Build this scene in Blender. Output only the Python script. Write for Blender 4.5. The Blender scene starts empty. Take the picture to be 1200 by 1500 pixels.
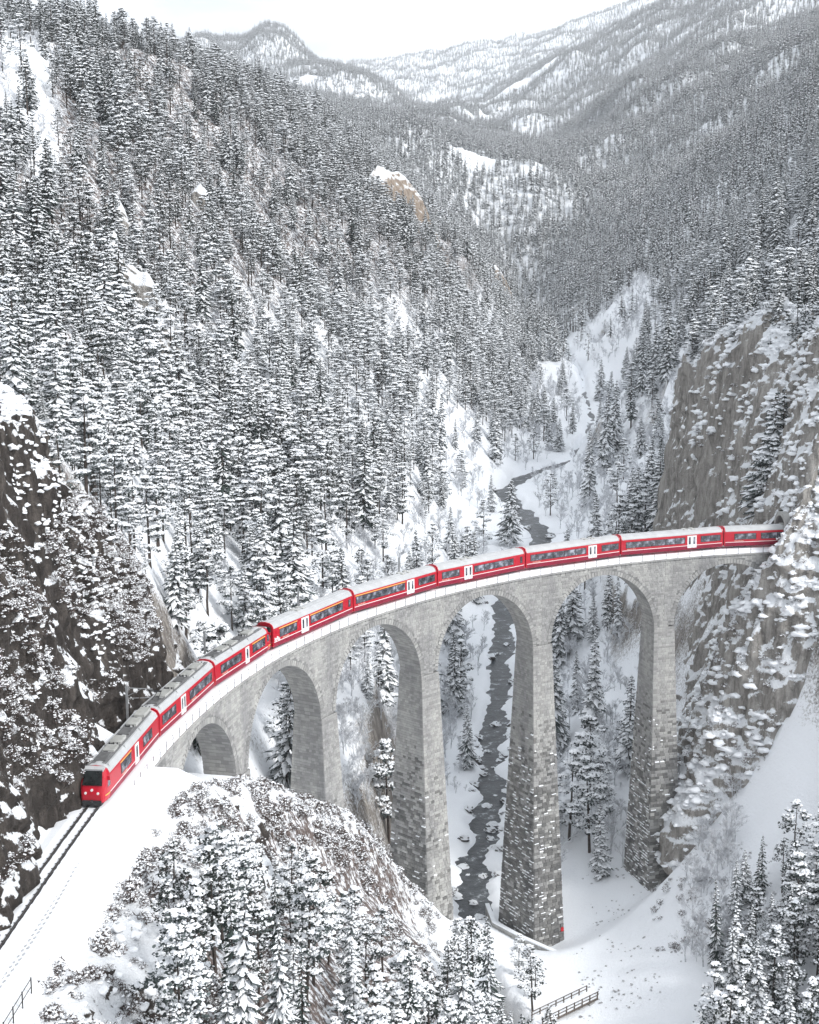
import bpy, math, random
import numpy as np
from mathutils import Matrix, Vector

# ------------------------------------------------------------------ camera, sky, sun, exposure
SC = bpy.context.scene
COL = SC.collection
F_PX, CAM_Z, PITCH, ROLL = 2059.7, 50.72, math.radians(-9.798), -0.00435
cam_d = bpy.data.cameras.new("camera")
cam = bpy.data.objects.new("camera", cam_d)
COL.objects.link(cam)
cam_d.sensor_fit = 'VERTICAL'
cam_d.sensor_height = 36.0
cam_d.lens = F_PX / 1500.0 * 36.0
cam_d.clip_start = 1.0
cam_d.clip_end = 60000.0
cam.matrix_world = (Matrix.Translation((0, 0, CAM_Z)) @ Matrix.Rotation(math.pi / 2 + PITCH, 4, 'X')
                    @ Matrix.Rotation(ROLL, 4, 'Z'))
SC.camera = cam

SUN_EL, SUN_AZ = math.radians(40), math.radians(122)      # azimuth clockwise from +Y (the view direction)
w = bpy.data.worlds.new("World")
SC.world = w
w.use_nodes = True
nt = w.node_tree
nt.nodes.clear()
out = nt.nodes.new("ShaderNodeOutputWorld")
bg = nt.nodes.new("ShaderNodeBackground")
sky = nt.nodes.new("ShaderNodeTexSky")
sky.sky_type = 'NISHITA'
sky.sun_disc = False
sky.sun_elevation = SUN_EL
sky.sun_rotation = SUN_AZ
sky.dust_density = 3.0
tc = nt.nodes.new("ShaderNodeTexCoord")
mp = nt.nodes.new("ShaderNodeMapping")
mp.inputs['Scale'].default_value = (1.6, 1.6, 5.0)
nz = nt.nodes.new("ShaderNodeTexNoise")
nz.inputs['Scale'].default_value = 2.6
nz.inputs['Detail'].default_value = 6
nz.inputs['Roughness'].default_value = 0.55
rp = nt.nodes.new("ShaderNodeValToRGB")
rp.color_ramp.elements[0].position = 0.33
rp.color_ramp.elements[0].color = (2.75, 3.0, 3.3, 1)
rp.color_ramp.elements[1].position = 0.58
rp.color_ramp.elements[1].color = (7.2, 7.55, 8.0, 1)
mx = nt.nodes.new("ShaderNodeMixRGB")
mx.inputs[0].default_value = 0.93                             # almost closed cloud cover
nt.links.new(tc.outputs['Generated'], mp.inputs['Vector'])
nt.links.new(mp.outputs[0], nz.inputs['Vector'])
nt.links.new(nz.outputs['Fac'], rp.inputs[0])
nt.links.new(sky.outputs[0], mx.inputs[1])
nt.links.new(rp.outputs[0], mx.inputs[2])
nt.links.new(mx.outputs[0], bg.inputs['Color'])
bg.inputs['Strength'].default_value = 0.1
nt.links.new(bg.outputs[0], out.inputs[0])

sun_d = bpy.data.lights.new("sun", 'SUN')
sun_d.energy = 1.5
sun_d.angle = math.radians(15)
sun_d.color = (1.0, 0.985, 0.965)
sun = bpy.data.objects.new("sun", sun_d)
COL.objects.link(sun)
sd = Vector((math.sin(SUN_AZ) * math.cos(SUN_EL), math.cos(SUN_AZ) * math.cos(SUN_EL), math.sin(SUN_EL)))
sun.rotation_euler = sd.to_track_quat('Z', 'Y').to_euler()

SC.view_settings.view_transform = 'Standard'
SC.view_settings.look = 'None'
SC.view_settings.gamma = 1.0
SC.view_settings.exposure = 1.0
SC.view_settings.use_curve_mapping = False
SC.render.engine = 'CYCLES'
cy_ = SC.cycles
cy_.use_denoising = True
cy_.max_bounces = 7
cy_.diffuse_bounces = 5
cy_.glossy_bounces = 2
cy_.volume_bounces = 2
cy_.transparent_max_bounces = 4
cy_.use_adaptive_sampling = True
cy_.adaptive_threshold = 0.02

# ------------------------------------------------------------------ maths helpers
rng = np.random.default_rng(7)
random.seed(7)
CP = np.array([0, 0, CAM_Z])
FW = np.array([0, math.cos(PITCH), math.sin(PITCH)])
_R0 = np.array([1.0, 0, 0])
_U0 = np.cross(_R0, FW)
RR = _R0 * math.cos(ROLL) + _U0 * math.sin(ROLL)
UU = -_R0 * math.sin(ROLL) + _U0 * math.cos(ROLL)


def P(u, v, y):                       # photo pixel + distance y -> world point
    d = FW + RR * (u - 600) / F_PX - UU * (v - 750) / F_PX
    return CP + d * (y / d[1])


def proj(p):
    d = np.asarray(p, float) - CP
    z = d @ FW
    return 600 + F_PX * (d @ RR) / z, 750 - F_PX * (d @ UU) / z


def smooth(a, b, x):
    t = np.clip((np.asarray(x, float) - a) / (b - a), 0, 1)
    return t * t * (3 - 2 * t)


def _hash(ix, iy, iz, seed):
    h = (ix.astype(np.int64) * 374761393 + iy.astype(np.int64) * 668265263 + iz.astype(np.int64) * 2147483647
         + seed * 974634541) & 0xFFFFFFFF
    h = ((h ^ (h >> 13)) * 1274126177) & 0xFFFFFFFF
    h = ((h ^ (h >> 16)) * 2246822519) & 0xFFFFFFFF
    return ((h ^ (h >> 15)) & 0xFFFFFF) / float(0xFFFFFF)


def noise3(x, y, z, seed=0):          # value noise in -1..1
    x, y, z = np.broadcast_arrays(np.asarray(x, float), np.asarray(y, float), np.asarray(z, float))
    ix, iy, iz = np.floor(x), np.floor(y), np.floor(z)
    fx, fy, fz = x - ix, y - iy, z - iz
    fx, fy, fz = [t * t * t * (t * (t * 6 - 15) + 10) for t in (fx, fy, fz)]
    r = 0
    for dx in (0, 1):
        wx = fx if dx else 1 - fx
        for dy in (0, 1):
            wy = fy if dy else 1 - fy
            for dz in (0, 1):
                wz = fz if dz else 1 - fz
                r = r + wx * wy * wz * _hash(ix + dx, iy + dy, iz + dz, seed)
    return r * 2 - 1


def fbm(x, y, z=0.0, oct=4, seed=0, gain=0.5):
    a, s, r = 1.0, 1.0, 0
    for o in range(oct):
        r = r + a * noise3(np.asarray(x) * s + 17.3 * o, np.asarray(y) * s - 9.1 * o, np.asarray(z) * s + 4.7 * o, seed + o)
        a *= gain
        s *= 2.03
    return r


# ------------------------------------------------------------------ the railway line
CX, CY, ROT = 72.436, 143.714, 0.6021           # centre of the 100 m curve
S_C, S_S = 45.0, -34.0                          # full curve from S_C on, straight before S_S, easing between
_ts = np.arange(S_C, -260, -0.25)
_kap = 0.01 * np.clip((_ts - S_S) / (S_C - S_S), 0, 1)
_th = S_C / 100.0 - np.r_[0, np.cumsum((_kap[1:] + _kap[:-1]) / 2 * 0.25)]
_tx = CX - 100 * math.cos(S_C / 100) - np.r_[0, np.cumsum(np.sin((_th[1:] + _th[:-1]) / 2) * 0.25)]
_ty = CY + 100 * math.sin(S_C / 100) - np.r_[0, np.cumsum(np.cos((_th[1:] + _th[:-1]) / 2) * 0.25)]
_ts, _th, _tx, _ty = _ts[::-1], _th[::-1], _tx[::-1], _ty[::-1]


def zdeck(s):
    return 2.0 * (np.asarray(s) / 100.0 - ROT)


def track(s, lat=0.0, dz=0.0):                  # s metres along the line, lat metres to the right
    if s > S_C:
        t = s / 100.0
        r = 100 - lat
        return np.array([CX - r * math.cos(t), CY + r * math.sin(t), float(zdeck(s)) + dz])
    x, y, h = np.interp(s, _ts, _tx), np.interp(s, _ts, _ty), np.interp(s, _ts, _th)
    return np.array([x + lat * math.cos(h), y - lat * math.sin(h), float(zdeck(s)) + dz])


def heading(s):                                 # angle of the line from +x
    return math.pi / 2 - (s / 100.0 if s > S_C else float(np.interp(s, _ts, _th)))


def inv_track(x, y):
    x, y = np.asarray(x, float), np.asarray(y, float)
    t = np.arctan2(y - CY, CX - x)
    rho = np.hypot(x - CX, y - CY)
    s1, l1 = 100 * t, 100 - rho
    s2 = np.interp(y, _ty, _ts)
    for _ in range(3):
        h = np.interp(s2, _ts, _th)
        dx, dy = x - np.interp(s2, _ts, _tx), y - np.interp(s2, _ts, _ty)
        s2 = np.clip(s2 + 0.8 * (dx * np.sin(h) + dy * np.cos(h)), _ts[0], _ts[-1])
    l2 = dx * np.cos(h) - dy * np.sin(h)
    use = (t > S_C / 100) & (t < 1.9)
    return np.where(use, s1, s2), np.where(use, l1, l2)


# ------------------------------------------------------------------ ground height
RIV = np.array([(60, 30), (30, 120), (14, 180), (9, 215), (10.5, 235), (12.5, 255), (16, 276), (19, 313), (26, 389), (30, 430), (45, 490),
                (51, 524), (47, 560), (40, 604), (52, 637), (82, 684), (105, 800), (122, 1000), (128, 1284), (128, 1600), (110, 1900)])


def river_x(y):
    return np.interp(y, RIV[:, 1], RIV[:, 0])


def river_z(y):
    return np.where(np.asarray(y) > 230, -64 + 0.05 * (np.asarray(y) - 230), -64 + 0.02 * (np.asarray(y) - 230))


_ctl = []
for a in [  # near slope between the line and the gorge
    (300, 1450, 110), (450, 1450, 128), (600, 1450, 152), (700, 1450, 188), (400, 1250, 163), (560, 1310, 192), (500, 1400, 150),
    # foot of the gorge below the tunnel
    (1060, 1450, 190), (1200, 1450, 185), (1200, 1200, 213), (1000, 1130, 250), (900, 1400, 212), (1100, 1300, 210), (870, 1050, 290),
    (830, 900, 380), (900, 1180, 262),
    # spur above the leading car and the wooded hill behind it
    (60, 640, 156), (150, 780, 166), (0, 545, 150), (285, 940, 210), (400, 1050, 216), (550, 1000, 250), (550, 1150, 236), (440, 830, 300),
    (680, 770, 520), (480, 720, 400), (300, 720, 320), (300, 520, 410), (150, 520, 320), (0, 520, 250), (150, 330, 400), (110, 75, 520),
    (0, 60, 560), (250, 105, 570), (300, 250, 540), (400, 370, 560), (350, 160, 630), (450, 190, 710), (520, 200, 790), (550, 370, 720),
    (550, 520, 600), (600, 240, 890), (650, 300, 990), (650, 420, 950), (700, 385, 1150), (718, 440, 1300), (600, 620, 520), (680, 570, 680),
    (700, 670, 620), (750, 620, 760), (740, 520, 1000), (520, 250, 1050), (300, 210, 950), (100, 160, 900), (0, 250, 380),
    (450, 560, 500), (560, 750, 420), (620, 820, 400), (640, 330, 960),
    # slopes above the tunnel
    (985, 500, 345), (1000, 420, 470), (900, 470, 700), (1100, 330, 560), (1200, 330, 500), (1200, 480, 330), (1200, 110, 880), (1100, 135, 940),
    (1000, 200, 1050), (900, 260, 1200), (840, 340, 1350), (850, 380, 1100), (830, 440, 1100), (790, 420, 1350), (1190, 560, 272),
    (1050, 480, 360), (930, 720, 540), (950, 620, 520), (900, 600, 720), (1000, 260, 1500), (1150, 190, 1400), (880, 560, 900),
    # middle distance
    (640, 205, 1750), (740, 215, 2050), (700, 310, 1700), (740, 345, 1500), (770, 290, 1700), (840, 250, 1900), (600, 230, 1500),
    (560, 200, 2500), (660, 190, 2800),
    (1190, 40, 2000), (1000, 120, 2200), (880, 180, 2400), (790, 222, 2500), (1190, 90, 1600),
    # far ranges
    (1090, 3, 3600), (950, 45, 3900), (850, 80, 4200), (740, 135, 4500), (640, 180, 4700), (1150, 60, 3000), (950, 120, 3200), (800, 190, 3400),
    (400, 48, 4700), (320, 62, 4600), (460, 75, 4500), (560, 130, 4300), (500, 170, 3600), (330, 150, 3700), (620, 180, 4300), (250, 80, 4500), (120, 90, 4200),
    (530, 105, 7200), (600, 92, 7400), (690, 95, 7000), (740, 85, 7200), (640, 160, 5800), (560, 150, 5800), (450, 120, 6000),
    (100, 150, 8500), (200, 145, 9500), (300, 135, 9500), (0, 150, 9500), (560, 95, 9500), (640, 65, 9800), (700, 50, 9800), (800, 10, 9800), (900, -20, 9500), (480, 110, 9500), (400, 100, 9000),
]:
    _ctl.append(P(*a))
for a in [  # outside the picture, as the slopes imply
    (0, 0, -55), (60, 60, -60), (70, 140, -50), (-14, 60, -6), (-14, 20, -12), (20, 120, -46), (18, 165, -58), (-60, 40, 45), (-90, 110, 70), (-150, 220, 115),
    (-200, 420, 160), (110, 190, -5), (140, 240, 45), (170, 330, 90), (-46, 150, 38), (-48, 190, 25), (-36, 205, 6), (80, 250, 34), (95, 300, 48), (76, 330, 38),
    (72, 350, 36), (52, 300, -44), (50, 340, -42), (55, 400, -28), (70, 440, -10), (-60, 250, 42), (300, 700, 210), (-260, 800, 190), (100, 140, -30), (90, 60, -30),
]:
    _ctl.append(np.array(a, float))
for yy in (240, 280, 330, 400, 470, 540, 600, 660, 760, 900, 1100, 1300, 1500):
    for dd in (-11, 11):
        _ctl.append(np.array([river_x(yy) + dd * (1 + yy / 1500), yy, river_z(yy) + 2.5]))
_ctl = np.array(_ctl)


def _warp(x, y):
    yy = np.maximum(y, 0) + 80.0
    a = np.clip(x / yy, -0.75, 0.75) * 3.2
    b = np.log(yy)
    return np.stack([a, b], -1)


_wc = _warp(_ctl[:, 0], _ctl[:, 1])
_q = (_ctl[:, 2] - CAM_Z) / (_ctl[:, 1] + 80)
_A = np.sqrt(((_wc[:, None] - _wc[None]) ** 2).sum(-1) + 1e-4)
_n = len(_wc)
_M = np.zeros((_n + 3, _n + 3))
_M[:_n, :_n] = _A + np.eye(_n) * -0.002
_M[:_n, _n:] = np.c_[np.ones(_n), _wc]
_M[_n:, :_n] = _M[:_n, _n:].T
_sol = np.linalg.solve(_M, np.r_[_q, 0, 0, 0])


def rbf(x, y):
    shp = np.shape(x)
    x, y = np.ravel(x), np.ravel(y)
    o = np.empty(len(x))
    for i in range(0, len(x), 20000):
        wv = _warp(x[i:i + 20000], y[i:i + 20000])
        d = np.sqrt(((wv[:, None] - _wc[None]) ** 2).sum(-1) + 1e-4)
        o[i:i + 20000] = d @ _sol[:_n] + _sol[_n] + wv @ _sol[_n + 1:]
    return (CAM_Z + o * (np.maximum(y, 0) + 80)).reshape(shp)


_cap_s = [-6, -2, 2, 8, 18, 28.5, 40, 53, 65, 78, 90, 103, 115, 128, 137, 143, 147, 150]
_cap_z = [0.0, -1.0, -3.5, -7, -9, -13.5, -19, -25.5, -38, -51, -60, -64, -61.5, -56.5, -54, -50, -44, -36]


def ground(x, y):
    x, y = np.asarray(x, float), np.asarray(y, float)
    z = rbf(x, y)
    k = np.maximum(y, 100)
    far = smooth(250, 1200, y)
    z = z + fbm(x / 34, y / 34, 0, 4, 11) * (1.6 + 2.5 * far) + far * fbm(x / 140, y / 140, 0, 4, 12) * 0.012 * np.minimum(k, 2500)
    z = z + smooth(2500, 4500, y) * fbm(x / 520, y / 520, 0, 5, 13, 0.42) * 32
    z = z - np.maximum(y - 9900, 0) * 0.5
    # stream bed
    zr, d = river_z(y), np.abs(x - river_x(y))
    d = d + fbm(x / 7, y / 7, 0, 4, 21, .65) * 1.5
    hw = 0.6 + smooth(260, 560, y) * 1.4 - smooth(600, 760, y) * 3.2
    wv = smooth(hw, hw + 4.5, d)
    vlim = zr + 2.5 + 0.95 * np.maximum(d - hw, 0)
    z = np.where(y > 260, z + (np.minimum(z, vlim) - z) * (1 - smooth(1500, 1900, y)) * smooth(260, 330, y), z)
    nearriv = np.where(y < 1600, 1 - smooth(14, 60, d), 0)
    zb = np.maximum(z, zr + 1.1 + 0.04 * d)
    z = np.where(nearriv > 0, z + (zb - z) * nearriv, z)
    z = np.where(y < 1600, (zr - 1.2) * (1 - wv) + z * wv, z)
    # railway shelf and ground under the viaduct
    s, lat = inv_track(x, y)
    zs = zdeck(s) + 0.62
    lid = zdeck(s) + 0.5 - 0.55 * np.maximum(lat - 5, 0)
    capn = np.interp(s, _cap_s, _cap_z)
    lid = np.where(s > 0, np.minimum(lid, lid + (capn + 1.5 - 0.25 * np.maximum(lat - 4, 0) - lid) * smooth(0, 6, s)), lid)
    z = np.where((s < 70) & (lat > 0) & (lat < 70) & (y < 230), np.minimum(z, lid), z)
    onl = 1 - smooth(-6, 1, s)
    rs = zs - 1.5 * np.maximum(lat - 5.3, 0)
    wr = smooth(0, 13, lat - 5.3)
    right = rs * (1 - wr) + z * wr
    hl = np.maximum(-3.4 - lat, 0)
    wl = smooth(2, 14, hl)
    left = (zs + 2.8 * hl) * (1 - wl) + z * wl
    shelf = np.where(lat > 0, right, left) + fbm(x / 2.5, y / 2.5, 0, 3, 31) * 0.10 * smooth(2.0, 3.5, np.abs(lat - 0.3))
    lim = smooth(-40, 0, y) * onl
    z = np.where(np.abs(lat) < 60, z * (1 - lim) + shelf * lim, z)
    inb = smooth(-6, 1, s) * (1 - smooth(146, 150, s))
    cap = np.interp(s, _cap_s, _cap_z)
    wb = (1 - smooth(4.5, 15, np.abs(lat))) * inb
    z = z * (1 - wb) + cap * wb
    return z


# ------------------------------------------------------------------ object helpers
def tag(o, label=None, cat=None, group=None, kind=None):
    if label: o['label'] = label
    if cat: o['category'] = cat
    if group: o['group'] = group
    if kind: o['kind'] = kind
    return o


def mk_mesh(name, V, F, mats, mi=None, smooth_=False):
    me = bpy.data.meshes.new(name)
    V = np.asarray(V, np.float32)
    if isinstance(F, np.ndarray):
        n, k = F.shape
        me.vertices.add(len(V))
        me.vertices.foreach_set('co', V.ravel())
        me.loops.add(n * k)
        me.loops.foreach_set('vertex_index', F.ravel().astype(np.int32))
        me.polygons.add(n)
        me.polygons.foreach_set('loop_start', np.arange(0, n * k, k, dtype=np.int32))
        me.update(calc_edges=True)
    else:
        me.from_pydata(V.tolist(), [], F)
    for m in (mats if isinstance(mats, (list, tuple)) else [mats]):
        me.materials.append(m)
    if mi is not None:
        me.polygons.foreach_set('material_index', np.asarray(mi, np.int32))
    if smooth_:
        me.polygons.foreach_set('use_smooth', np.ones(len(me.polygons), bool))
    me.update()
    return me


def link(name, me, parent=None, loc=None, rz=None):
    o = bpy.data.objects.new(name, me)
    COL.objects.link(o)
    if parent is not None: o.parent = parent
    if loc is not None: o.location = loc
    if rz is not None: o.rotation_euler = (0, 0, rz)
    return o


class MB:
    def __init__(self):
        self.v, self.f, self.m = [], [], []

    def add(self, V, F, m=0):
        b = len(self.v)
        self.v += [tuple(map(float, p)) for p in V]
        self.f += [tuple(i + b for i in f) for f in F]
        self.m += [m] * len(F)
        return self

    def box(self, x0, x1, y0, y1, z0, z1, m=0):
        V = [(x, y, z) for z in (z0, z1) for y in (y0, y1) for x in (x0, x1)]
        return self.add(V, [(0, 2, 3, 1), (4, 5, 7, 6), (0, 1, 5, 4), (2, 6, 7, 3), (0, 4, 6, 2), (1, 3, 7, 5)], m)

    def bar(self, a, b, r, n=6, r2=None, m=0):
        a, b = np.array(a, float), np.array(b, float)
        d = b - a
        d /= np.linalg.norm(d) + 1e-9
        u = np.cross(d, (0, 0, 1) if abs(d[2]) < 0.9 else (1, 0, 0))
        u /= np.linalg.norm(u)
        v = np.cross(d, u)
        r2 = r if r2 is None else r2
        V = []
        for c, q in ((a, r), (b, r2)):
            for i in range(n):
                t = 2 * math.pi * i / n
                V.append(c + q * (u * math.cos(t) + v * math.sin(t)))
        F = [(i, (i + 1) % n, n + (i + 1) % n, n + i) for i in range(n)] + [tuple(range(n))[::-1], tuple(range(n, 2 * n))]
        return self.add(V, F, m)

    def build(self, name, mats, parent=None, smooth_=False, **k):
        return link(name, mk_mesh(name, self.v, self.f, mats, self.m, smooth_), parent, **k)


# ------------------------------------------------------------------ materials
def new_mat(name):
    m = bpy.data.materials.new(name)
    m.use_nodes = True
    n = m.node_tree.nodes
    return m, n, m.node_tree.links, n['Principled BSDF']


def nd(n, t, **k):
    o = n.new(t)
    for a, b in k.items():
        if a in o.inputs: o.inputs[a].default_value = b
        else: setattr(o, a, b)
    return o


def noise_node(n, l, scale, detail=4, rough=0.55, vec=None, coord='Object', sc=(1, 1, 1)):
    t = nd(n, "ShaderNodeTexNoise", Scale=scale, Detail=detail, Roughness=rough)
    if vec is None:
        c = n.new("ShaderNodeTexCoord")
        vec = c.outputs[coord]
    if sc != (1, 1, 1):
        mp = n.new("ShaderNodeMapping")
        mp.inputs['Scale'].default_value = sc
        l.new(vec, mp.inputs[0])
        vec = mp.outputs[0]
    l.new(vec, t.inputs['Vector'])
    return t


def ramp(n, l, src, stops):
    r = n.new("ShaderNodeValToRGB")
    while len(r.color_ramp.elements) < len(stops): r.color_ramp.elements.new(0.5)
    for e, (p, c) in zip(r.color_ramp.elements, stops):
        e.position = p
        e.color = c if len(c) == 4 else (*c, 1)
    l.new(src, r.inputs[0])
    return r


def math_node(n, l, op, a, b=None, clamp=False):
    m = n.new("ShaderNodeMath")
    m.operation = op
    m.use_clamp = clamp
    for i, q in enumerate((a, b)):
        if q is None: continue
        if isinstance(q, (int, float)): m.inputs[i].default_value = q
        else: l.new(q, m.inputs[i])
    return m


def bump(n, l, b, h, strength, dist):
    bp = nd(n, "ShaderNodeBump", Strength=strength, Distance=dist)
    l.new(h, bp.inputs['Height'])
    l.new(bp.outputs[0], b.inputs['Normal'])
    return bp


def simple(name, col, rough=0.6, var=0.12, scale=2.0, metal=0.0, bmp=0.0, spec=0.4):
    m, n, l, b = new_mat(name)
    t = noise_node(n, l, scale, 5)
    c0 = tuple(max(0, c * (1 - var)) for c in col)
    c1 = tuple(min(1, c * (1 + var)) for c in col)
    r = ramp(n, l, t.outputs['Fac'], [(0.35, c0), (0.65, c1)])
    l.new(r.outputs[0], b.inputs['Base Color'])
    b.inputs['Roughness'].default_value = rough
    b.inputs['Metallic'].default_value = metal
    b.inputs['Specular IOR Level'].default_value = spec
    if bmp: bump(n, l, b, t.outputs['Fac'], 0.5, bmp)
    return m


SNOW_C = (0.88, 0.90, 0.925)


def snow_rock(name, dark, mid, light, thr=0.55, soft=0.08, nsc=0.35, namp=0.5, vert=0.35, brush=False):
    """rock with snow lying wherever the surface is flat enough"""
    m, n, l, b = new_mat(name)
    g = n.new("ShaderNodeNewGeometry")
    sx = n.new("ShaderNodeSeparateXYZ")
    l.new(g.outputs['Normal'], sx.inputs[0])
    big = noise_node(n, l, nsc, 6, 0.65, g.outputs['Position'])
    fine = noise_node(n, l, 2.2, 5, 0.7, g.outputs['Position'])
    a = math_node(n, l, 'MULTIPLY_ADD', big.outputs['Fac'], namp)
    l.new(sx.outputs['Z'], a.inputs[2])
    a2 = math_node(n, l, 'MULTIPLY_ADD', fine.outputs['Fac'], 0.5)
    l.new(a.outputs[0], a2.inputs[2])
    fac = nd(n, "ShaderNodeMapRange")
    fac.inputs['From Min'].default_value = thr + namp * 0.5 + 0.25 - soft
    fac.inputs['From Max'].default_value = thr + namp * 0.5 + 0.25 + soft
    l.new(a2.outputs[0], fac.inputs['Value'])
    streak = noise_node(n, l, 0.75, 9, 0.68, g.outputs['Position'], sc=(1, 1, vert))
    rc = ramp(n, l, streak.outputs['Fac'], [(0.30, dark), (0.50, mid), (0.72, light)])
    crack = nd(n, "ShaderNodeTexVoronoi", Scale=0.55, feature='DISTANCE_TO_EDGE')
    mpv = n.new("ShaderNodeMapping")
    mpv.inputs['Scale'].default_value = (1, 1, 0.16)
    dist = n.new("ShaderNodeMixRGB")
    dist.inputs[0].default_value = 0.85
    dist.blend_type = 'ADD'
    l.new(g.outputs['Position'], dist.inputs[1])
    l.new(fine.outputs['Color'], dist.inputs[2])
    l.new(dist.outputs[0], mpv.inputs[0])
    l.new(mpv.outputs[0], crack.inputs['Vector'])
    ck = ramp(n, l, crack.outputs['Distance'], [(0.0, (0.35, 0.35, 0.35)), (0.07, (1, 1, 1))])
    mul = n.new("ShaderNodeMixRGB")
    mul.blend_type = 'MULTIPLY'
    mul.inputs[0].default_value = 0.45
    l.new(rc.outputs[0], mul.inputs[1])
    l.new(ck.outputs[0], mul.inputs[2])
    mixc = n.new("ShaderNodeMixRGB")
    l.new(fac.outputs[0], mixc.inputs[0])
    l.new(mul.outputs[0], mixc.inputs[1])
    mixc.inputs[2].default_value = (*SNOW_C, 1)
    last = mixc.outputs[0]
    if brush:                                  # low scrub poking through the snow on the wooded slopes
        at = n.new('ShaderNodeAttribute')
        at.attribute_name = 'brush'
        bn = noise_node(n, l, 0.8, 6, 0.75, g.outputs['Position'])
        th = math_node(n, l, 'MULTIPLY_ADD', at.outputs['Fac'], 0.30)
        l.new(bn.outputs['Fac'], th.inputs[2])
        bf = nd(n, 'ShaderNodeMapRange')
        bf.inputs['From Min'].default_value = 0.70
        bf.inputs['From Max'].default_value = 0.80
        l.new(th.outputs[0], bf.inputs['Value'])
        bc = ramp(n, l, fine.outputs['Fac'], [(0.35, (0.06, 0.045, 0.04)), (0.65, (0.20, 0.16, 0.145))])
        mb_ = n.new('ShaderNodeMixRGB')
        l.new(bf.outputs[0], mb_.inputs[0])
        l.new(last, mb_.inputs[1])
        l.new(bc.outputs[0], mb_.inputs[2])
        last = mb_.outputs[0]
    l.new(last, b.inputs['Base Color'])
    b.inputs['Roughness'].default_value = 0.85
    b.inputs['Specular IOR Level'].default_value = 0.2
    hsum = math_node(n, l, 'ADD', streak.outputs['Fac'], fine.outputs['Fac'])
    bump(n, l, b, hsum.outputs[0], 0.5 if brush else 0.8, 0.3 if brush else 0.7)
    return m


M = {}
M['terrain'] = snow_rock('snowy_ground', (0.10, 0.085, 0.075), (0.22, 0.20, 0.18), (0.42, 0.39, 0.35), thr=0.36, soft=0.07, nsc=0.09, namp=0.40, brush=True)
M['cliff_dark'] = snow_rock('dark_cliff', (0.026, 0.022, 0.020), (0.058, 0.050, 0.045), (0.15, 0.13, 0.115), thr=0.47, soft=0.04, nsc=0.55, namp=0.55, vert=0.2)
M['cliff_grey'] = snow_rock('grey_cliff', (0.15, 0.14, 0.128), (0.345, 0.325, 0.30), (0.52, 0.495, 0.46), thr=0.36, soft=0.04, nsc=0.28, namp=0.55, vert=0.20)
M['snow'] = simple('snow', SNOW_C, 0.7, 0.02, 1.5, bmp=0.05, spec=0.2)
M['trodden'] = simple('trodden_snow_shade', (0.45, 0.46, 0.48), 0.8, 0.1, 2.0)  # grey tone paints the shade inside the pressed footprints
M['tree_snow'] = simple('tree_snow', (0.90, 0.915, 0.935), 0.8, 0.03, 1.2, spec=0.1)
M['needle'] = simple('needle', (0.036, 0.050, 0.045), 0.8, 0.45, 0.8, spec=0.15)
M['needle_frost'] = simple('needle_frost', (0.085, 0.102, 0.100), 0.8, 0.4, 0.8, spec=0.1)
M['needle_pine'] = simple('needle_pine', (0.040, 0.050, 0.045), 0.8, 0.45, 0.8, spec=0.15)
M['bark'] = simple('bark', (0.075, 0.062, 0.055), 0.9, 0.4, 3.0, spec=0.1)
M['frost'] = simple('frosted_twig', (0.60, 0.61, 0.63), 0.8, 0.3, 1.0, spec=0.1)
M['brush'] = simple('brown_twig', (0.095, 0.075, 0.068), 0.9, 0.5, 1.0, spec=0.1)
M['red'] = simple('red_paint', (0.47, 0.004, 0.020), 0.36, 0.05, 0.7, spec=0.5)
M['dark_red'] = simple('crimson_skirt', (0.26, 0.010, 0.035), 0.5, 0.12, 0.9)
M['roof'] = simple('light_grey_roof', (0.46, 0.465, 0.47), 0.55, 0.07, 0.8)
M['grey'] = simple('equipment_grey', (0.44, 0.44, 0.42), 0.6, 0.12, 1.4)
M['dgrey'] = simple('dark_roof_gear', (0.16, 0.16, 0.16), 0.6, 0.2, 1.4)
M['dark'] = simple('dark_rubber', (0.03, 0.03, 0.032), 0.6, 0.3, 2.0)
M['white'] = simple('white_paint', (0.80, 0.80, 0.79), 0.45, 0.03, 1.0)
M['cream'] = simple('cream_paint', (0.78, 0.72, 0.55), 0.5, 0.05, 1.0)
M['yellow'] = simple('yellow_stripe', (0.80, 0.55, 0.12), 0.5, 0.05, 1.0)
M['steel'] = simple('galvanised_steel', (0.42, 0.43, 0.44), 0.5, 0.15, 2.0, metal=0.3)
M['dsteel'] = simple('painted_steel', (0.13, 0.13, 0.135), 0.5, 0.15, 2.0)
M['rail'] = simple('dark_rail_steel', (0.045, 0.04, 0.038), 0.5, 0.3, 2.0)
M['timber'] = simple('weathered_timber', (0.12, 0.10, 0.085), 0.85, 0.3, 3.0)
M['marker'] = simple('red_marker', (0.6, 0.02, 0.03), 0.5, 0.1, 2.0)
M['boulder'] = snow_rock('boulder_rock', (0.05, 0.05, 0.05), (0.12, 0.115, 0.11), (0.25, 0.24, 0.23), thr=0.45, soft=0.05, nsc=1.2, namp=0.4)
M['tan_rock'] = snow_rock('tan_cliff', (0.20, 0.15, 0.11), (0.36, 0.29, 0.23), (0.50, 0.43, 0.36), thr=0.5, soft=0.05, nsc=0.10, namp=0.4)


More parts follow.
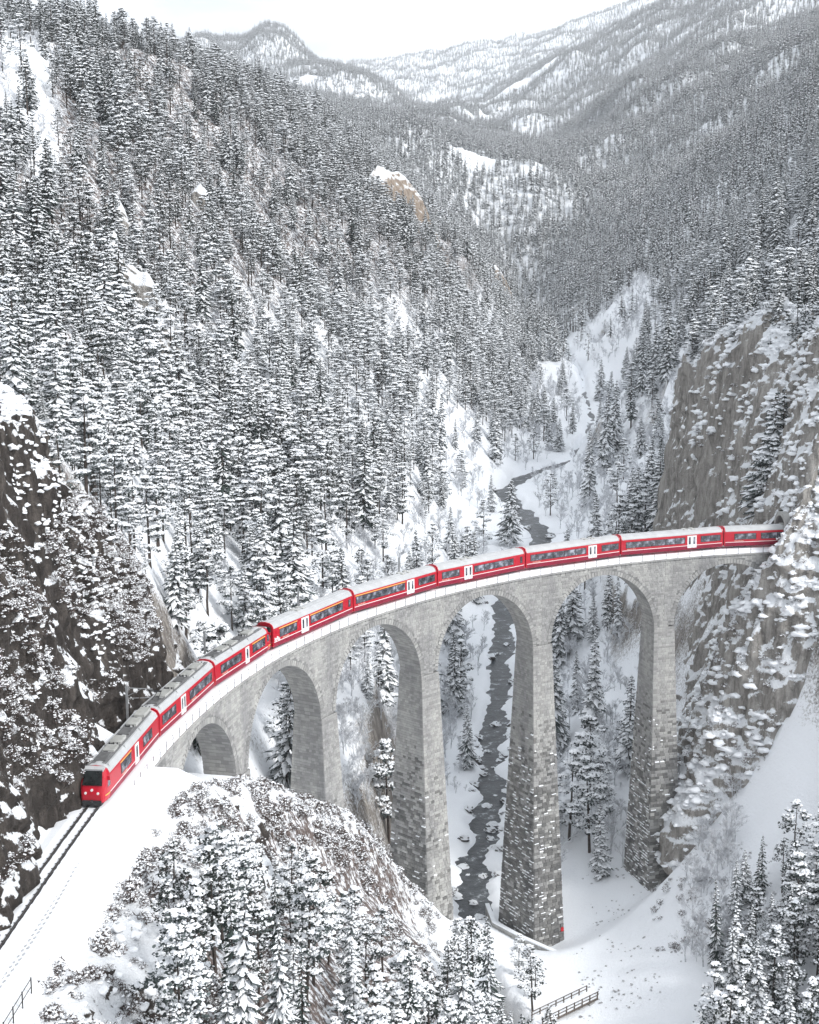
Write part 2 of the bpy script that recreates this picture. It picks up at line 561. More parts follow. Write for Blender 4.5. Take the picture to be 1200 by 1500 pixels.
def glass_mat():
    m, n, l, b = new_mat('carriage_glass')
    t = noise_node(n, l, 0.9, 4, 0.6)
    r = ramp(n, l, t.outputs['Fac'], [(0.38, (0.02, 0.02, 0.025)), (0.52, (0.10, 0.105, 0.13)), (0.66, (0.38, 0.39, 0.45))])  # pale lilac patches are window reflections painted into the glass colour
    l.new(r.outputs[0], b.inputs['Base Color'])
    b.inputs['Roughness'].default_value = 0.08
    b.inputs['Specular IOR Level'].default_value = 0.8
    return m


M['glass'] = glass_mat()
M['dglass'] = simple('dark_windscreen', (0.018, 0.022, 0.022), 0.12, 0.4, 1.5, spec=0.6)


def stone_mat(name, dark, mid, light):
    m, n, l, b = new_mat(name)
    g = n.new("ShaderNodeNewGeometry")
    r = ramp(n, l, g.outputs['Random Per Island'], [(0.0, dark), (0.45, mid), (1.0, light)])
    t = noise_node(n, l, 0.30, 6, 0.62, g.outputs['Position'], sc=(1, 1, .22))
    f = noise_node(n, l, 5.0, 4, 0.6, g.outputs['Position'])
    r2 = ramp(n, l, t.outputs['Fac'], [(0.30, (0.66, 0.66, 0.67)), (0.65, (1.06, 1.05, 1.02))])
    mul = n.new("ShaderNodeMixRGB")
    mul.blend_type = 'MULTIPLY'
    mul.inputs[0].default_value = 1
    l.new(r.outputs[0], mul.inputs[1])
    l.new(r2.outputs[0], mul.inputs[2])
    l.new(mul.outputs[0], b.inputs['Base Color'])
    b.inputs['Roughness'].default_value = 0.9
    b.inputs['Specular IOR Level'].default_value = 0.2
    bump(n, l, b, f.outputs['Fac'], 0.6, 0.06)
    return m


M['stone_dark'] = stone_mat('rubble_and_shade_stone', (0.15, 0.15, 0.148), (0.205, 0.203, 0.198), (0.27, 0.267, 0.26))
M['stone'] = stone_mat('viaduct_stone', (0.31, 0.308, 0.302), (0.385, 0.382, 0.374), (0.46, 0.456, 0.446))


def mortar_mat():
    m, n, l, b = new_mat('viaduct_core')
    g = n.new("ShaderNodeNewGeometry")
    t = noise_node(n, l, 0.5, 5, 0.6, g.outputs['Position'])
    fine = noise_node(n, l, 3.0, 3, 0.6, g.outputs['Position'], sc=(1, 1, 2.5))
    r = ramp(n, l, t.outputs['Fac'], [(0.3, (0.16, 0.159, 0.156)), (0.7, (0.28, 0.277, 0.27))])
    l.new(r.outputs[0], b.inputs['Base Color'])
    b.inputs['Roughness'].default_value = 0.95
    bump(n, l, b, fine.outputs['Fac'], 0.8, 0.15)
    return m


M['core'] = mortar_mat()


def water_mat():
    m, n, l, b = new_mat('river_water')
    g = n.new("ShaderNodeNewGeometry")
    t = noise_node(n, l, 0.35, 6, 0.7, g.outputs['Position'])
    r = ramp(n, l, t.outputs['Fac'], [(0.42, (0.02, 0.024, 0.027)), (0.58, (0.06, 0.066, 0.072)), (0.66, (0.42, 0.45, 0.47))])
    l.new(r.outputs[0], b.inputs['Base Color'])
    b.inputs['Roughness'].default_value = 0.3
    b.inputs['Specular IOR Level'].default_value = 0.22
    bump(n, l, b, t.outputs['Fac'], 0.8, 0.35)
    return m


M['water'] = water_mat()

# ------------------------------------------------------------------ terrain sheet
def lines(lo, hi, step, grow, outer_lo, outer_hi):
    a = list(np.arange(lo, hi + 1e-6, step))
    st, v = step, a[-1]
    while v < outer_hi:
        st *= grow
        v += st
        a.append(v)
    st, v, b = step, lo, []
    while v > outer_lo:
        st *= grow
        v -= st
        b.append(v)
    return np.array(b[::-1] + a)


gx = lines(-75, 95, 0.95, 1.028, -5200, 5200)
gy = lines(85, 330, 1.0, 1.011, -300, 11500)
GX, GY = np.meshgrid(gx, gy)
GZ = ground(GX, GY)
nx_, ny_ = len(gx), len(gy)
idx = np.arange(nx_ * ny_).reshape(ny_, nx_)
quads = np.stack([idx[:-1, :-1], idx[:-1, 1:], idx[1:, 1:], idx[1:, :-1]], -1).reshape(-1, 4)
terrain = link('terrain', mk_mesh('terrain', np.stack([GX, GY, GZ], -1).reshape(-1, 3), quads, M['terrain'], smooth_=True))
_s, _l = inv_track(GX, GY)
_br = np.clip(smooth(6, 40, river_x(GY) - GX) * smooth(-8, 8, -_l) * (1 - smooth(1200, 1900, GY)) * (.35 + .55 * smooth(0, 60, GZ)), 0, 1)
_br = np.maximum(_br, .95 * smooth(6.5, 10, _l) * (1 - smooth(40, 46, _l)) * (1 - smooth(80, 100, _s)) * smooth(5, 16, river_x(GY) - GX))
_br = np.maximum(_br, .35 * smooth(20, 60, GX - river_x(GY)) * smooth(330, 420, GY) * (1 - smooth(1200, 1900, GY)))
_br *= smooth(-.262, -.235, GX / np.maximum(GY, 1)) * smooth(400, 450, GY) + (1 - smooth(400, 450, GY))
_at = terrain.data.attributes.new('brush', 'FLOAT', 'POINT')
_at.data.foreach_set('value', _br.astype(np.float32).ravel())
tag(terrain, 'snow covered mountain valley ground with rocky slopes', 'ground', kind='structure')


def gz(x, y):                                   # height of the sheet itself
    x, y = np.asarray(x, float), np.asarray(y, float)
    i = np.clip(np.searchsorted(gx, x) - 1, 0, nx_ - 2)
    j = np.clip(np.searchsorted(gy, y) - 1, 0, ny_ - 2)
    fx = np.clip((x - gx[i]) / (gx[i + 1] - gx[i]), 0, 1)
    fy = np.clip((y - gy[j]) / (gy[j + 1] - gy[j]), 0, 1)
    return (GZ[j, i] * (1 - fx) + GZ[j, i + 1] * fx) * (1 - fy) + (GZ[j + 1, i] * (1 - fx) + GZ[j + 1, i + 1] * fx) * fy


def gslope(x, y, h=3.0):
    return np.hypot((gz(x + h, y) - gz(x - h, y)) / (2 * h), (gz(x, y + h) - gz(x, y - h)) / (2 * h))


# river
ys = np.arange(60, 1750, 3.0)
V, F = [], []
for yy in ys:
    xr, zr = river_x(yy), river_z(yy)
    for q in np.linspace(-14, 14, 9):
        V.append((xr + q, yy, zr + 0.05 * math.sin(q + yy * 0.7)))
for i in range(len(ys) - 1):
    for j in range(8):
        a = i * 9 + j
        F.append((a, a + 1, a + 10, a + 9))
river = link('river', mk_mesh('river', V, F, M['water'], smooth_=True))
tag(river, 'dark mountain stream with snowy boulders under the viaduct', 'river', kind='structure')

# ------------------------------------------------------------------ cliffs
def catmull(pts, n):
    pts = np.asarray(pts, float)
    seg = np.hypot(np.diff(pts[:, 0]), np.diff(pts[:, 1]))
    s = np.r_[0, np.cumsum(seg)]
    q = np.linspace(0, s[-1], n)
    o = np.stack([np.interp(q, s, pts[:, k]) for k in range(pts.shape[1])], -1)
    ker = np.ones(7) / 7
    for k in range(pts.shape[1]):
        pad = np.r_[[o[0, k]] * 3, o[:, k], [o[-1, k]] * 3]
        o[:, k] = np.convolve(pad, ker, 'valid')
    return o, s[-1]


NU = {}


def cliff(name, pts, res, mat, seed, amp, zlow, label, hole=None, back=0.2, ledge=1.0, anis=0.4, zref=0.0, bk=6.0, zn=1.0):
    """pts: x, y at deck level, lean above, lean below, top height; inward normal on the left of travel"""
    tot = sum(math.dist(a[:2], b[:2]) for a, b in zip(pts, pts[1:]))
    o, L = catmull(pts, int(tot / res))
    d = np.gradient(o[:, :2], axis=0)
    d /= np.linalg.norm(d, axis=1)[:, None]
    n_in = np.stack([-d[:, 1], d[:, 0]], -1)
    ker = np.ones(31) / 31
    for k in (0, 1):
        n_in[:, k] = np.convolve(np.r_[[n_in[0, k]] * 15, n_in[:, k], [n_in[-1, k]] * 15], ker, 'valid')
    n_in /= np.linalg.norm(n_in, axis=1)[:, None]
    zt = o[:, 4] + zn * np.minimum(4.5, .12 * (o[:, 4].max() - zlow)) * fbm(o[:, 0] * .09, o[:, 1] * .09, seed * .1, 3, seed)
    nv = int((zt.max() - zlow) / res)
    vv = np.linspace(0, 1, nv)
    Z = zlow + (zt[None] - zlow) * vv[:, None]
    off = np.where(Z > zref, o[None, :, 2], o[None, :, 3]) * (Z - zref)
    tp = np.maximum(vv - (1 - back), 0)[:, None] / back
    off = off + (tp ** 2) * bk
    X = o[None, :, 0] + n_in[None, :, 0] * off
    Y = o[None, :, 1] + n_in[None, :, 1] * off
    disp = amp * fbm(X * 0.09, Y * 0.09, Z * 0.09 * anis, 5, seed, 0.55)
    rid = 1 - np.abs(fbm(X * 0.22, Y * 0.22, Z * 0.22 * anis + 3, 3, seed + 7))
    disp += 0.5 * amp * (rid - 0.6)
    zz = Z / 3.4 + 1.2 * fbm(X * 0.10, Y * 0.10, Z * 0.05, 3, seed + 13)
    saw = zz - np.floor(zz)
    lm = smooth(-.2, .5, fbm(X * .06, Y * .06, Z * .06, 3, seed + 51))
    disp += lm * ledge * 1.3 * (0.5 - np.minimum(saw / 0.85, (1 - saw) / 0.15)) * (0.5 + 0.5 * noise3(X * 0.2, Y * 0.2, Z * 0.2, seed + 20))
    disp += 0.6 * fbm(X * 0.7, Y * 0.7, Z * 0.7 * max(anis, .25), 4, seed + 31, 0.6)
    X = X - n_in[None, :, 0] * disp
    Y = Y - n_in[None, :, 1] * disp
    Zd = Z + 0.3 * fbm(X * 0.5, Y * 0.5, Z * 0.5, 2, seed + 41)
    nu = len(o)
    idx = np.arange(nv * nu).reshape(nv, nu)
    Q = np.stack([idx[:-1, :-1], idx[:-1, 1:], idx[1:, 1:], idx[1:, :-1]], -1).reshape(-1, 4)
    Vv = np.stack([X, Y, Zd], -1).reshape(-1, 3)
    NU[id(Vv)] = nu
    if hole is not None:
        c = Vv[Q].mean(1)
        Q = Q[~hole(c)]
    ob = link(name, mk_mesh(name, Vv, Q, mat, smooth_=False))
    tag(ob, label, 'cliff', kind='structure')
    return Vv, Q


left_pts = [(-37.0, 30, .24, .1, 46), (-35.2, 80, .24, .1, 46), (-33.4, 120, .23, .1, 45), (-31.9, 145, .22, .1, 37), (-31.2, 165, .24, .1, 21), (-30.8, 180, .3, .2, 9),
            (-34, 191, .4, .3, 9), (-46, 199, .4, .3, 20), (-70, 206, .4, .3, 34)]
LV, LQ = cliff('cliff', left_pts, 0.36, M['cliff_dark'], 101, 1.5, -4.0, 'dark rock wall with snowy ledges beside the leading railcar', back=0.12, ledge=0.8, anis=.35)


def in_hole(c):
    s, lat = inv_track(c[:, 0], c[:, 1])
    zz = c[:, 2] - zdeck(s)
    return (np.abs(lat) < 3.2) & (zz > -0.5) & (zz < 6.6) & (s > 130)


right_pts = [(98, 362, .3, .3, 34), (74, 352, .12, .2, 34), (64.5, 343, .08, .16, 34), (63, 333, .05, .14, 37), (63.5, 310, .06, .2, 40), (64.5, 285, .16, .26, 43), (64, 262, .30, .34, 46), (62.8, 247, .32, .36, 47),
             (61.8, 242, .34, .36, 47), (61.0, 236.5, .48, .34, 47), (66, 233.0, .62, .26, 47), (84, 229, .8, .2, 48), (130, 216, .9, .3, 52)]
RV, RQ = cliff('cliff', right_pts, 0.45, M['cliff_grey'], 211, 2.0, -52.0, 'tall grey rock face with snowy ledges round the tunnel mouth', hole=in_hole, back=0.10, ledge=1.0, anis=0.16)

shelf_pts = [(-26.3, 70, .5, .55, -2.6), (-24.9, 100, .5, .6, -2.4), (-23.8, 125, .5, .6, -2.6), (-22.8, 143, .5, .5, -4.2), (-22.2, 150, .5, .42, -7.5), (-23.0, 156, .5, .38, -10.5)]
BV, BQ = cliff('rock_bank', shelf_pts, 0.4, M['cliff_dark'], 307, 1.3, -24.0, 'broken dark rock bank under the edge of the snowy railway shelf', back=0.15, ledge=1.0, anis=.5, bk=3.0, zn=0.25)
OUTC = []


def outcrop(u, v, y, wd, h, mat, seed, label, turn=0.0):
    p = P(u, v, y)
    x0, y0 = p[0], p[1]
    pts = []
    for f in np.linspace(-.5, .5, 7):
        bul = (1 - (2 * f) ** 2)
        xx, yy = x0 + wd * f * math.cos(turn), y0 + wd * f * math.sin(turn) - 3.0 * bul
        g_ = float(gz(xx, yy))
        pts.append((xx, yy, .25, .25, g_ + .6 * h * bul ** .6 + (0 if bul > .2 else -3)))
        for k_ in (3, 8, 13):
            OUTC.append((xx, yy - k_ * (y / 400) ** .6, 2.0 * (y / 400) + 1.2))
    lo = min(q[4] for q in pts) - .55 * h - 5
    cliff('outcrop', pts, .55 if y < 600 else 1.0, mat, seed, 1.6, lo, label, back=.12, ledge=.8, anis=.3, zref=float(gz(x0, y0)), bk=4.0)


outcrop(185, 325, 395, 24, 19, M['cliff_grey'], 401, 'pale grey rock outcrop among pines halfway up the ridge')
outcrop(255, 478, 372, 20, 18, M['cliff_grey'], 402, 'grey rock outcrop low among the pines above the railcars')
outcrop(170, 215, 450, 12, 15, M['cliff_grey'], 403, 'small grey crag among pines near the ridge top')
outcrop(300, 225, 540, 16, 18, M['cliff_grey'], 404, 'narrow grey crag just under the ridge crest')
outcrop(128, 280, 385, 11, 19, M['cliff_dark'], 405, 'dark upright crag beside the pale outcrop')
outcrop(600, 285, 880, 74, 56, M['tan_rock'], 406, 'tan rock band across the end of the ridge', turn=.9)
outcrop(735, 325, 1460, 40, 34, M['tan_rock'], 407, 'pale rocky rib beside the far snow gully', turn=.6)

# tunnel lining
mb = MB()
prof = [(-2.6, -0.4)] + [(2.6 * math.cos(a), 3.4 + 2.6 * math.sin(a)) for a in np.linspace(math.pi, 0, 13)] + [(2.6, -0.4)]
ss = np.linspace(150.0, 176, 16)
rings = [[track(s, -p[0], p[1]) for p in prof] for s in ss]
for i in range(len(ss) - 1):
    for j in range(len(prof) - 1):
        mb.add([rings[i][j], rings[i][j + 1], rings[i + 1][j + 1], rings[i + 1][j]], [(0, 1, 2, 3)])
mb.add(rings[-1], [tuple(range(len(prof)))])
portal = link('tunnel_portal', None, loc=track(150.0))
portal.empty_display_size = 1
inv = Matrix.Translation(-Vector(track(150.0)))


def shift(mb, o):
    mb.v = [(x - o[0], y - o[1], z - o[2]) for x, y, z in mb.v]
    return mb


shift(mb, track(150.0)).build('lining', [M['core']], portal)
prof2 = [(-3.3, -0.4)] + [(3.3 * math.cos(a), 3.4 + 3.3 * math.sin(a)) for a in np.linspace(math.pi, 0, 13)] + [(3.3, -0.4)]
for j in range(len(prof) - 1):
    mb = MB()
    g0 = 0.02
    q = []
    for s in (149.8, 150.9):
        for pr in (prof, prof2):
            for jj in (j, j + 1):
                q.append(track(s, -pr[jj][0], pr[jj][1]))
    mb.add(q, [(0, 1, 3, 2), (4, 6, 7, 5), (0, 4, 5, 1), (2, 3, 7, 6), (0, 2, 6, 4), (1, 5, 7, 3)])
    shift(mb, track(150.0)).build('portal_stone', [M['stone']], portal)
tag(portal, 'stone arched tunnel mouth in the grey rock face', 'tunnel portal')

# ------------------------------------------------------------------ viaduct
S_ARCH0, PITCH_A, R_ARCH, CROWN = 16.16, 24.78, 10.43, 1.65
RIN, ROUT = 2.2, -2.2                       # lateral offsets of the two faces
PIER_A0, PIER_BA, PIER_B0, PIER_BB = 1.887, 0.023, 2.25, 0.056
VO = track(78.0)
viaduct = link('viaduct', None, loc=VO)
tag(viaduct, 'curved grey stone railway viaduct with six arches crossing the gorge', 'viaduct')


def intrados(s, k):
    sc = S_ARCH0 + k * PITCH_A
    q = np.clip(1 - ((s - sc) / R_ARCH) ** 2, 0, 1)
    return float(zdeck(sc)) - CROWN - R_ARCH + R_ARCH * math.sqrt(q)


def pier_dim(s, z):
    h = float(zdeck(s)) - 9 - z
    return PIER_A0 + PIER_BA * max(h, -3), PIER_B0 + PIER_BB * max(h, 0)


def stone(mb, fn, u0, u1, v0, v1, out, inset=0.05, m=0):
    """raised squared stone; fn(u, v, outward) -> point"""
    jo = out * random.uniform(0.45, 1.0)
    a = [fn(u0, v0, 0), fn(u1, v0, 0), fn(u1, v1, 0), fn(u0, v1, 0)]
    j = lambda: random.uniform(0.5, 1.5) * inset
    b = [fn(u0 + j(), v0 + j(), jo), fn(u1 - j(), v0 + j(), jo * random.uniform(.8, 1.1)), fn(u1 - j(), v1 - j(), jo), fn(u0 + j(), v1 - j(), jo * random.uniform(.8, 1.1))]
    mb.add(a + b, [(4, 5, 6, 7), (0, 1, 5, 4), (1, 2, 6, 5), (2, 3, 7, 6), (3, 0, 4, 7)], m)


pier_s = [S_ARCH0 + (k + .5) * PITCH_A for k in range(5)]
for k, ps in enumerate(pier_s):
    c = track(ps)
    hd = heading(ps)
    ax = np.array([math.cos(hd), math.sin(hd), 0])
    rt = np.array([math.sin(hd), -math.cos(hd), 0])
    zsp = float(zdeck(ps)) - CROWN - R_ARCH + 0.05
    zb = float(np.interp(ps, _cap_s, _cap_z)) - (4 if k != 1 else 7)

    def face_pt(f, u, z, o, ps=ps, c=c, ax=ax, rt=rt):
        a, b = pier_dim(ps, z)
        if f == 0: p = c + ax * u + rt * (b + o)
        elif f == 1: p = c - ax * (a + o) + rt * u
        elif f == 2: p = c - ax * u - rt * (b + o)
        else: p = c + ax * (a + o) - rt * u
        return np.array([p[0], p[1], z])
    mb = MB()
    zz = np.linspace(zb, zsp, 12)
    V, F = [], []
    for z in zz:
        a, b = pier_dim(ps, z)
        for (sa, sb) in ((1, 1), (-1, 1), (-1, -1), (1, -1)):
            p = c + ax * sa * a + rt * sb * b
            V.append((p[0], p[1], z))
    for i in range(11):
        for j in range(4):
            F.append((4 * i + j, 4 * i + (j + 1) % 4, 4 * i + 4 + (j + 1) % 4, 4 * i + 4 + j))
    F.append((44, 45, 46, 47))
    mb.add(V, F)
    pier = shift(mb, VO).build('pier', [M['core']], viaduct)
    ms, sn = MB(), MB()
    dk_ = [(.2,) * 4, (.25,) * 4, (.15, .75, .6, .6), (.7, .85, .7, .7), (.6, .6, .6, .6)][k]  # share of dark rubble per face; left faces get more, painting their shade
    z = zsp - 0.02
    while z > zb + 1:
        depth = zsp - z
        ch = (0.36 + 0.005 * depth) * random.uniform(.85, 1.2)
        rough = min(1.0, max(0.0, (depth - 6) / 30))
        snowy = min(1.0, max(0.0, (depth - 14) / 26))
        for f in range(4):
            a, b = pier_dim(ps, z)
            half = a if f in (0, 2) else b
            u = -half + 0.02 + random.uniform(0, .2)
            u_prev = -half
            while u_prev < half - 0.05:
                w_ = random.uniform(.42, .95) * (1 + 0.3 * rough)
                u1 = min(u_prev + w_, half)
                if half - u1 < .25: u1 = half
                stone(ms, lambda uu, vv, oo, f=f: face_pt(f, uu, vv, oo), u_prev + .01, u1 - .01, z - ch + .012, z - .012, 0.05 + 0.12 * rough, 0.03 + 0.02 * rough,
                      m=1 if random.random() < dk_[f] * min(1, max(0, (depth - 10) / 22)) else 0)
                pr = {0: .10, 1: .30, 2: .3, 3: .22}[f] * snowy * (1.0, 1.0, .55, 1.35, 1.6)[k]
                if random.random() < pr:
                    t_ = random.uniform(.02, .16)
                    ua, ub = u_prev + random.uniform(0, .2), u1 - random.uniform(0, .2)
                    if ub - ua > .12:
                        q = [face_pt(f, uu, z + dz_, oo) for (uu, dz_, oo) in ((ua, -.04, .0), (ub, -.04, .0), (ub, -.04, .2), (ua, -.04, .2), (ua, t_ + .06, .0), (ub, t_ + .06, .0), (ub - .03, t_ * .5, .16), (ua + .03, t_ * .5, .16))]
                        sn.add(q, [(0, 3, 2, 1), (4, 5, 6, 7), (3, 7, 6, 2), (0, 4, 7, 3), (1, 2, 6, 5)])
                u_prev = u1
        z -= ch
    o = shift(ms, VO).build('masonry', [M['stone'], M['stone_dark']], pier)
    o['kind'] = 'stuff'
    if sn.v:
        o = shift(sn, VO).build('snow_on_courses', [M['tree_snow']], pier)
        o['kind'] = 'stuff'

SV0, SV1 = -3.0, 147.6
for k in range(6):
    sc = S_ARCH0 + k * PITCH_A
    s0, s1 = sc - PITCH_A / 2, sc + PITCH_A / 2
    if k == 0: s0 = SV0
    if k == 5: s1 = SV1
    zsp = float(zdeck(sc)) - CROWN - R_ARCH
    cols = sorted(set([s0, s1] + list(sc + R_ARCH * np.sin(np.linspace(-math.pi / 2, math.pi / 2, 41)))))
    cols = [s for s in cols if s0 - 1e-6 <= s <= s1 + 1e-6]
    mb = MB()
    V = []
    for s in cols:
        lo = intrados(s, k) if abs(s - sc) < R_ARCH else zsp
        hi = float(zdeck(s)) - 0.28
        for lat in (RIN, ROUT):
            for z in (lo, hi):
                p = track(s, lat)
                V.append((p[0], p[1], z))
    F = []
    for i in range(len(cols) - 1):
        a, b = 4 * i, 4 * i + 4
        F += [(a, b, b + 1, a + 1), (a + 2, a + 3, b + 3, b + 2), (a, a + 2, b + 2, b), (a + 1, b + 1, b + 3, a + 3)]
    F += [(0, 1, 3, 2), (len(V) - 4, len(V) - 2, len(V) - 1, len(V) - 3)]
    mb.add(V, F)
    # solid block under an abutment end
    if k == 0 or k == 5:
        e0, e1 = (s0, sc - R_ARCH) if k == 0 else (sc + R_ARCH, s1)
        if e1 - e0 > .3:
            q = []
            for z in (zsp - 9, zsp + .02):
                for s in (e0, e1):
                    for lat in (RIN, ROUT):
                        p = track(s, lat)
                        q.append((p[0], p[1], z))
            mb.add(q, [(0, 2, 6, 4), (1, 5, 7, 3), (0, 4, 5, 1), (2, 3, 7, 6)])
    arch = shift(mb, VO).build('arch', [M['core']], viaduct)
    # voussoirs, both faces
    mv = MB()
    nv = 58
    for side in (1, -1):
        for i in range(nv):
            a0, a1 = math.pi * i / nv, math.pi * (i + 1) / nv
            th = .72 + random.uniform(-.05, .08)

            def vp(al, r, o, side=side, sc=sc, zsp=zsp):
                s = sc - (R_ARCH + r) * math.cos(al)
                p = track(s, side * (2.2 + o))
                return np.array([p[0], p[1], zsp + (R_ARCH + r) * math.sin(al)])
            if sc - R_ARCH * math.cos(a0) < s0 or sc - R_ARCH * math.cos(a1) > s1: continue
            g = .006
            jo = random.uniform(.05, .085)
            q = [vp(a0 + g, -.015, -.2), vp(a1 - g, -.015, -.2), vp(a1 - g, th, -.02), vp(a0 + g, th, -.02),
                 vp(a0 + g, 0, jo), vp(a1 - g, 0, jo), vp(a1 - g, th - .02, jo), vp(a0 + g, th - .02, jo)]
            mv.add(q, [(4, 5, 6, 7), (0, 1, 5, 4), (1, 2, 6, 5), (2, 3, 7, 6), (3, 0, 4, 7)])
    o = shift(mv, VO).build('voussoir_ring', [M['stone']], arch)
    o['kind'] = 'stuff'
    # coursed stones of the spandrels and of the soffit
    ms = MB()
    for side in (1, -1):
        z = float(zdeck(sc)) - .9
        ztop_row = True
        while z > zsp - .1:
            ch = random.uniform(.3, .44)
            s = s0
            while s < s1 - .1:
                w_ = random.uniform(.4, .95)
                e = min(s + w_, s1)
                mid = (s + e) / 2
                rr = math.hypot(mid - sc, (z - ch / 2) - zsp)
                if (z - ch / 2) > zsp and rr < R_ARCH + .88 or (z - ch / 2) <= zsp and abs(mid - sc) < R_ARCH + .3:
                    s = e
                    continue
                stone(ms, lambda uu, vv, oo, side=side: (lambda p: np.array([p[0], p[1], vv]))(track(uu, side * (2.2 + oo))), s + .008, e - .008,
                      z - ch + .01 + float(zdeck(mid) - zdeck(sc)), z - .01 + float(zdeck(mid) - zdeck(sc)), .05, .03)
                s = e
            z -= ch
        # closing course right under the cornice
        s = s0
        while s < s1 - .1:
            e = min(s + random.uniform(.6, 1.1), s1)
            zt = float(zdeck((s + e) / 2)) - .30
            stone(ms, lambda uu, vv, oo, side=side: (lambda p: np.array([p[0], p[1], vv]))(track(uu, side * (2.2 + oo))), s + .008, e - .008, zt - .58, zt, .055, .03)
            s = e
    nrow = 60
    for i in range(nrow):
        a0, a1 = math.pi * i / nrow, math.pi * (i + 1) / nrow
        if sc - R_ARCH * math.cos(a0) < s0 or sc - R_ARCH * math.cos(a1) > s1: continue
        u = -2.15
        while u < 2.1:
            e = min(u + random.uniform(.5, 1.1), 2.15)

            def sp(lat, al, o, sc=sc, zsp=zsp):
                r = R_ARCH - o
                p = track(sc - r * math.cos(al), lat)
                return np.array([p[0], p[1], zsp + r * math.sin(al)])
            stone(ms, sp, u + .01, e - .01, a0 + .0015, a1 - .0015, .045, .012)
            u = e
    o = shift(ms, VO).build('masonry', [M['stone']], arch)
    o['kind'] = 'stuff'


def sweep(mb, prof, sa, sb, step, m=0, close=True):
    n = max(2, int((sb - sa) / step) + 1)
    ss = np.linspace(sa, sb, n)
    V = []
    for s in ss:
        for (lat, dz) in prof: V.append(track(s, lat, dz))
    k = len(prof)
    F = []
    for i in range(n - 1):
        for j in range(k if close else k - 1):
            F.append((i * k + j, i * k + (j + 1) % k, (i + 1) * k + (j + 1) % k, (i + 1) * k + j))
    if close: F += [tuple(range(k))[::-1], tuple((n - 1) * k + j for j in range(k))]
    mb.add(V, F, m)


mb = MB()
for sg in (1, -1):
    sweep(mb, [(sg * 2.12, -.30), (sg * 2.46, -.26), (sg * 2.48, -.02), (sg * 2.12, .0)], SV0, SV1, 1.5)
shift(mb, VO).build('cornice', [M['stone']], viaduct)
for sg in (1, -1):                                   # small brackets under the cornice
    mb = MB()
    s = SV0 + .5
    while s < SV1 - .3:
        q = []
        for ds in (-.14, .14):
            for (lat, dz) in ((sg * 2.2, -.27), (sg * 2.43, -.27), (sg * 2.40, -.38), (sg * 2.2, -.56)): q.append(track(s + ds, lat, dz))
        mb.add(q, [(0, 1, 2, 3), (7, 6, 5, 4), (0, 4, 5, 1), (1, 5, 6, 2), (2, 6, 7, 3)])
        s += .95
    o = shift(mb, VO).build('corbel_row', [M['stone']], viaduct)
    o['kind'] = 'stuff'
mb = MB()                                            # trackbed with its snow
prof = [(2.3, .02), (2.15, .16), (1.75, .42), (1.3, .66), (.85, .72), (-.85, .72), (-1.3, .66), (-1.75, .42), (-2.15, .16), (-2.3, .02), (-2.1, -.26), (2.1, -.26)]
sweep(mb, prof, SV0 - 3, 165, 1.2)
o = shift(mb, VO).build('snowy_trackbed', [M['snow']], viaduct, smooth_=False)

# railing along the inner edge
railing = link('railing', None, loc=track(70, 2.3))
tag(railing, 'thin grey steel railing along the edge of the viaduct deck', 'railing')
RO = track(70, 2.3)
s = -8.0
pm = MB()
pm.box(-.03, .03, -.03, .03, -.1, 1.12)
pmesh = mk_mesh('post', pm.v, pm.f, M['dsteel'])
while s < 147.4:
    o = link('post', pmesh, railing, loc=track(s, 2.34) - RO, rz=heading(s))
    s += 2.3
for hz in (1.08, .6):
    mb = MB()
    sweep(mb, [(2.33, hz), (2.35, hz), (2.35, hz + .022), (2.33, hz + .022)], -8, 147.4, 1.15)
    shift(mb, RO).build('rail', [M['dsteel']], railing)

# track on the shelf before the viaduct
line = link('railway_track', None, loc=track(-20))
tag(line, 'pair of dark rails running through smooth snow before the train', 'track')
TO = track(-20)
for sg in (1, -1):
    mb = MB()
    c = sg * .535
    sweep(mb, [(c - .05, .62), (c + .05, .62), (c + .05, .95), (c - .05, .95)], -130, 5, 2.0)
    r_ = shift(mb, TO).build('rail', [M['rail']], line)
    mb = MB()
    for i, s in enumerate(np.arange(-130, 3, .5)):
        wa, wb = random.uniform(.10, .17), random.uniform(.10, .17)
        q = [track(s, c - wa, .80), track(s, c + wb, .80), track(s + .48, c + wb, .80), track(s + .48, c - wa, .80)]
        mb.add(q, [(0, 1, 2, 3)])
        if i % 2 == 0:
            q = [track(s + .1, c - .3, .795), track(s + .1, c + .05, .795), track(s + .27, c + .05, .795), track(s + .27, c - .3, .795)]
            mb.add(q, [(0, 1, 2, 3)])
    o = shift(mb, TO).build('ballast_showing_along_rail', [M['dark']], r_)
    o['kind'] = 'stuff'
mb = MB()
sweep(mb, [(2.6, .3), (2.5, .60), (1.6, .74), (0, .77), (-1.6, .74), (-2.5, .62), (-2.6, .3)], -130, 0, 2.0)
shift(mb, TO).build('snow_bed', [M['snow']], line)

# ------------------------------------------------------------------ the train
RAIL_TOP = 0.95
SIDE = 1.33
PROF = [(-1.26, .36), (-1.33, .85), (-1.33, 2.62), (-1.27, 2.92), (-1.08, 3.25), (-.72, 3.46), (0, 3.55), (.72, 3.46), (1.08, 3.25), (1.27, 2.92), (1.33, 2.62), (1.33, .85), (1.26, .36)]


def extrude(mb, prof, x0, x1, m=0, closed=True, caps=True):
    k = len(prof)
    V = [(x0, y, z) for y, z in prof] + [(x1, y, z) for y, z in prof]
    F = [(j, (j + 1) % k, k + (j + 1) % k, k + j) for j in range(k if closed else k - 1)]
    if caps and closed: F += [tuple(range(k))[::-1], tuple(range(k, 2 * k))]
    mb.add(V, F, m)


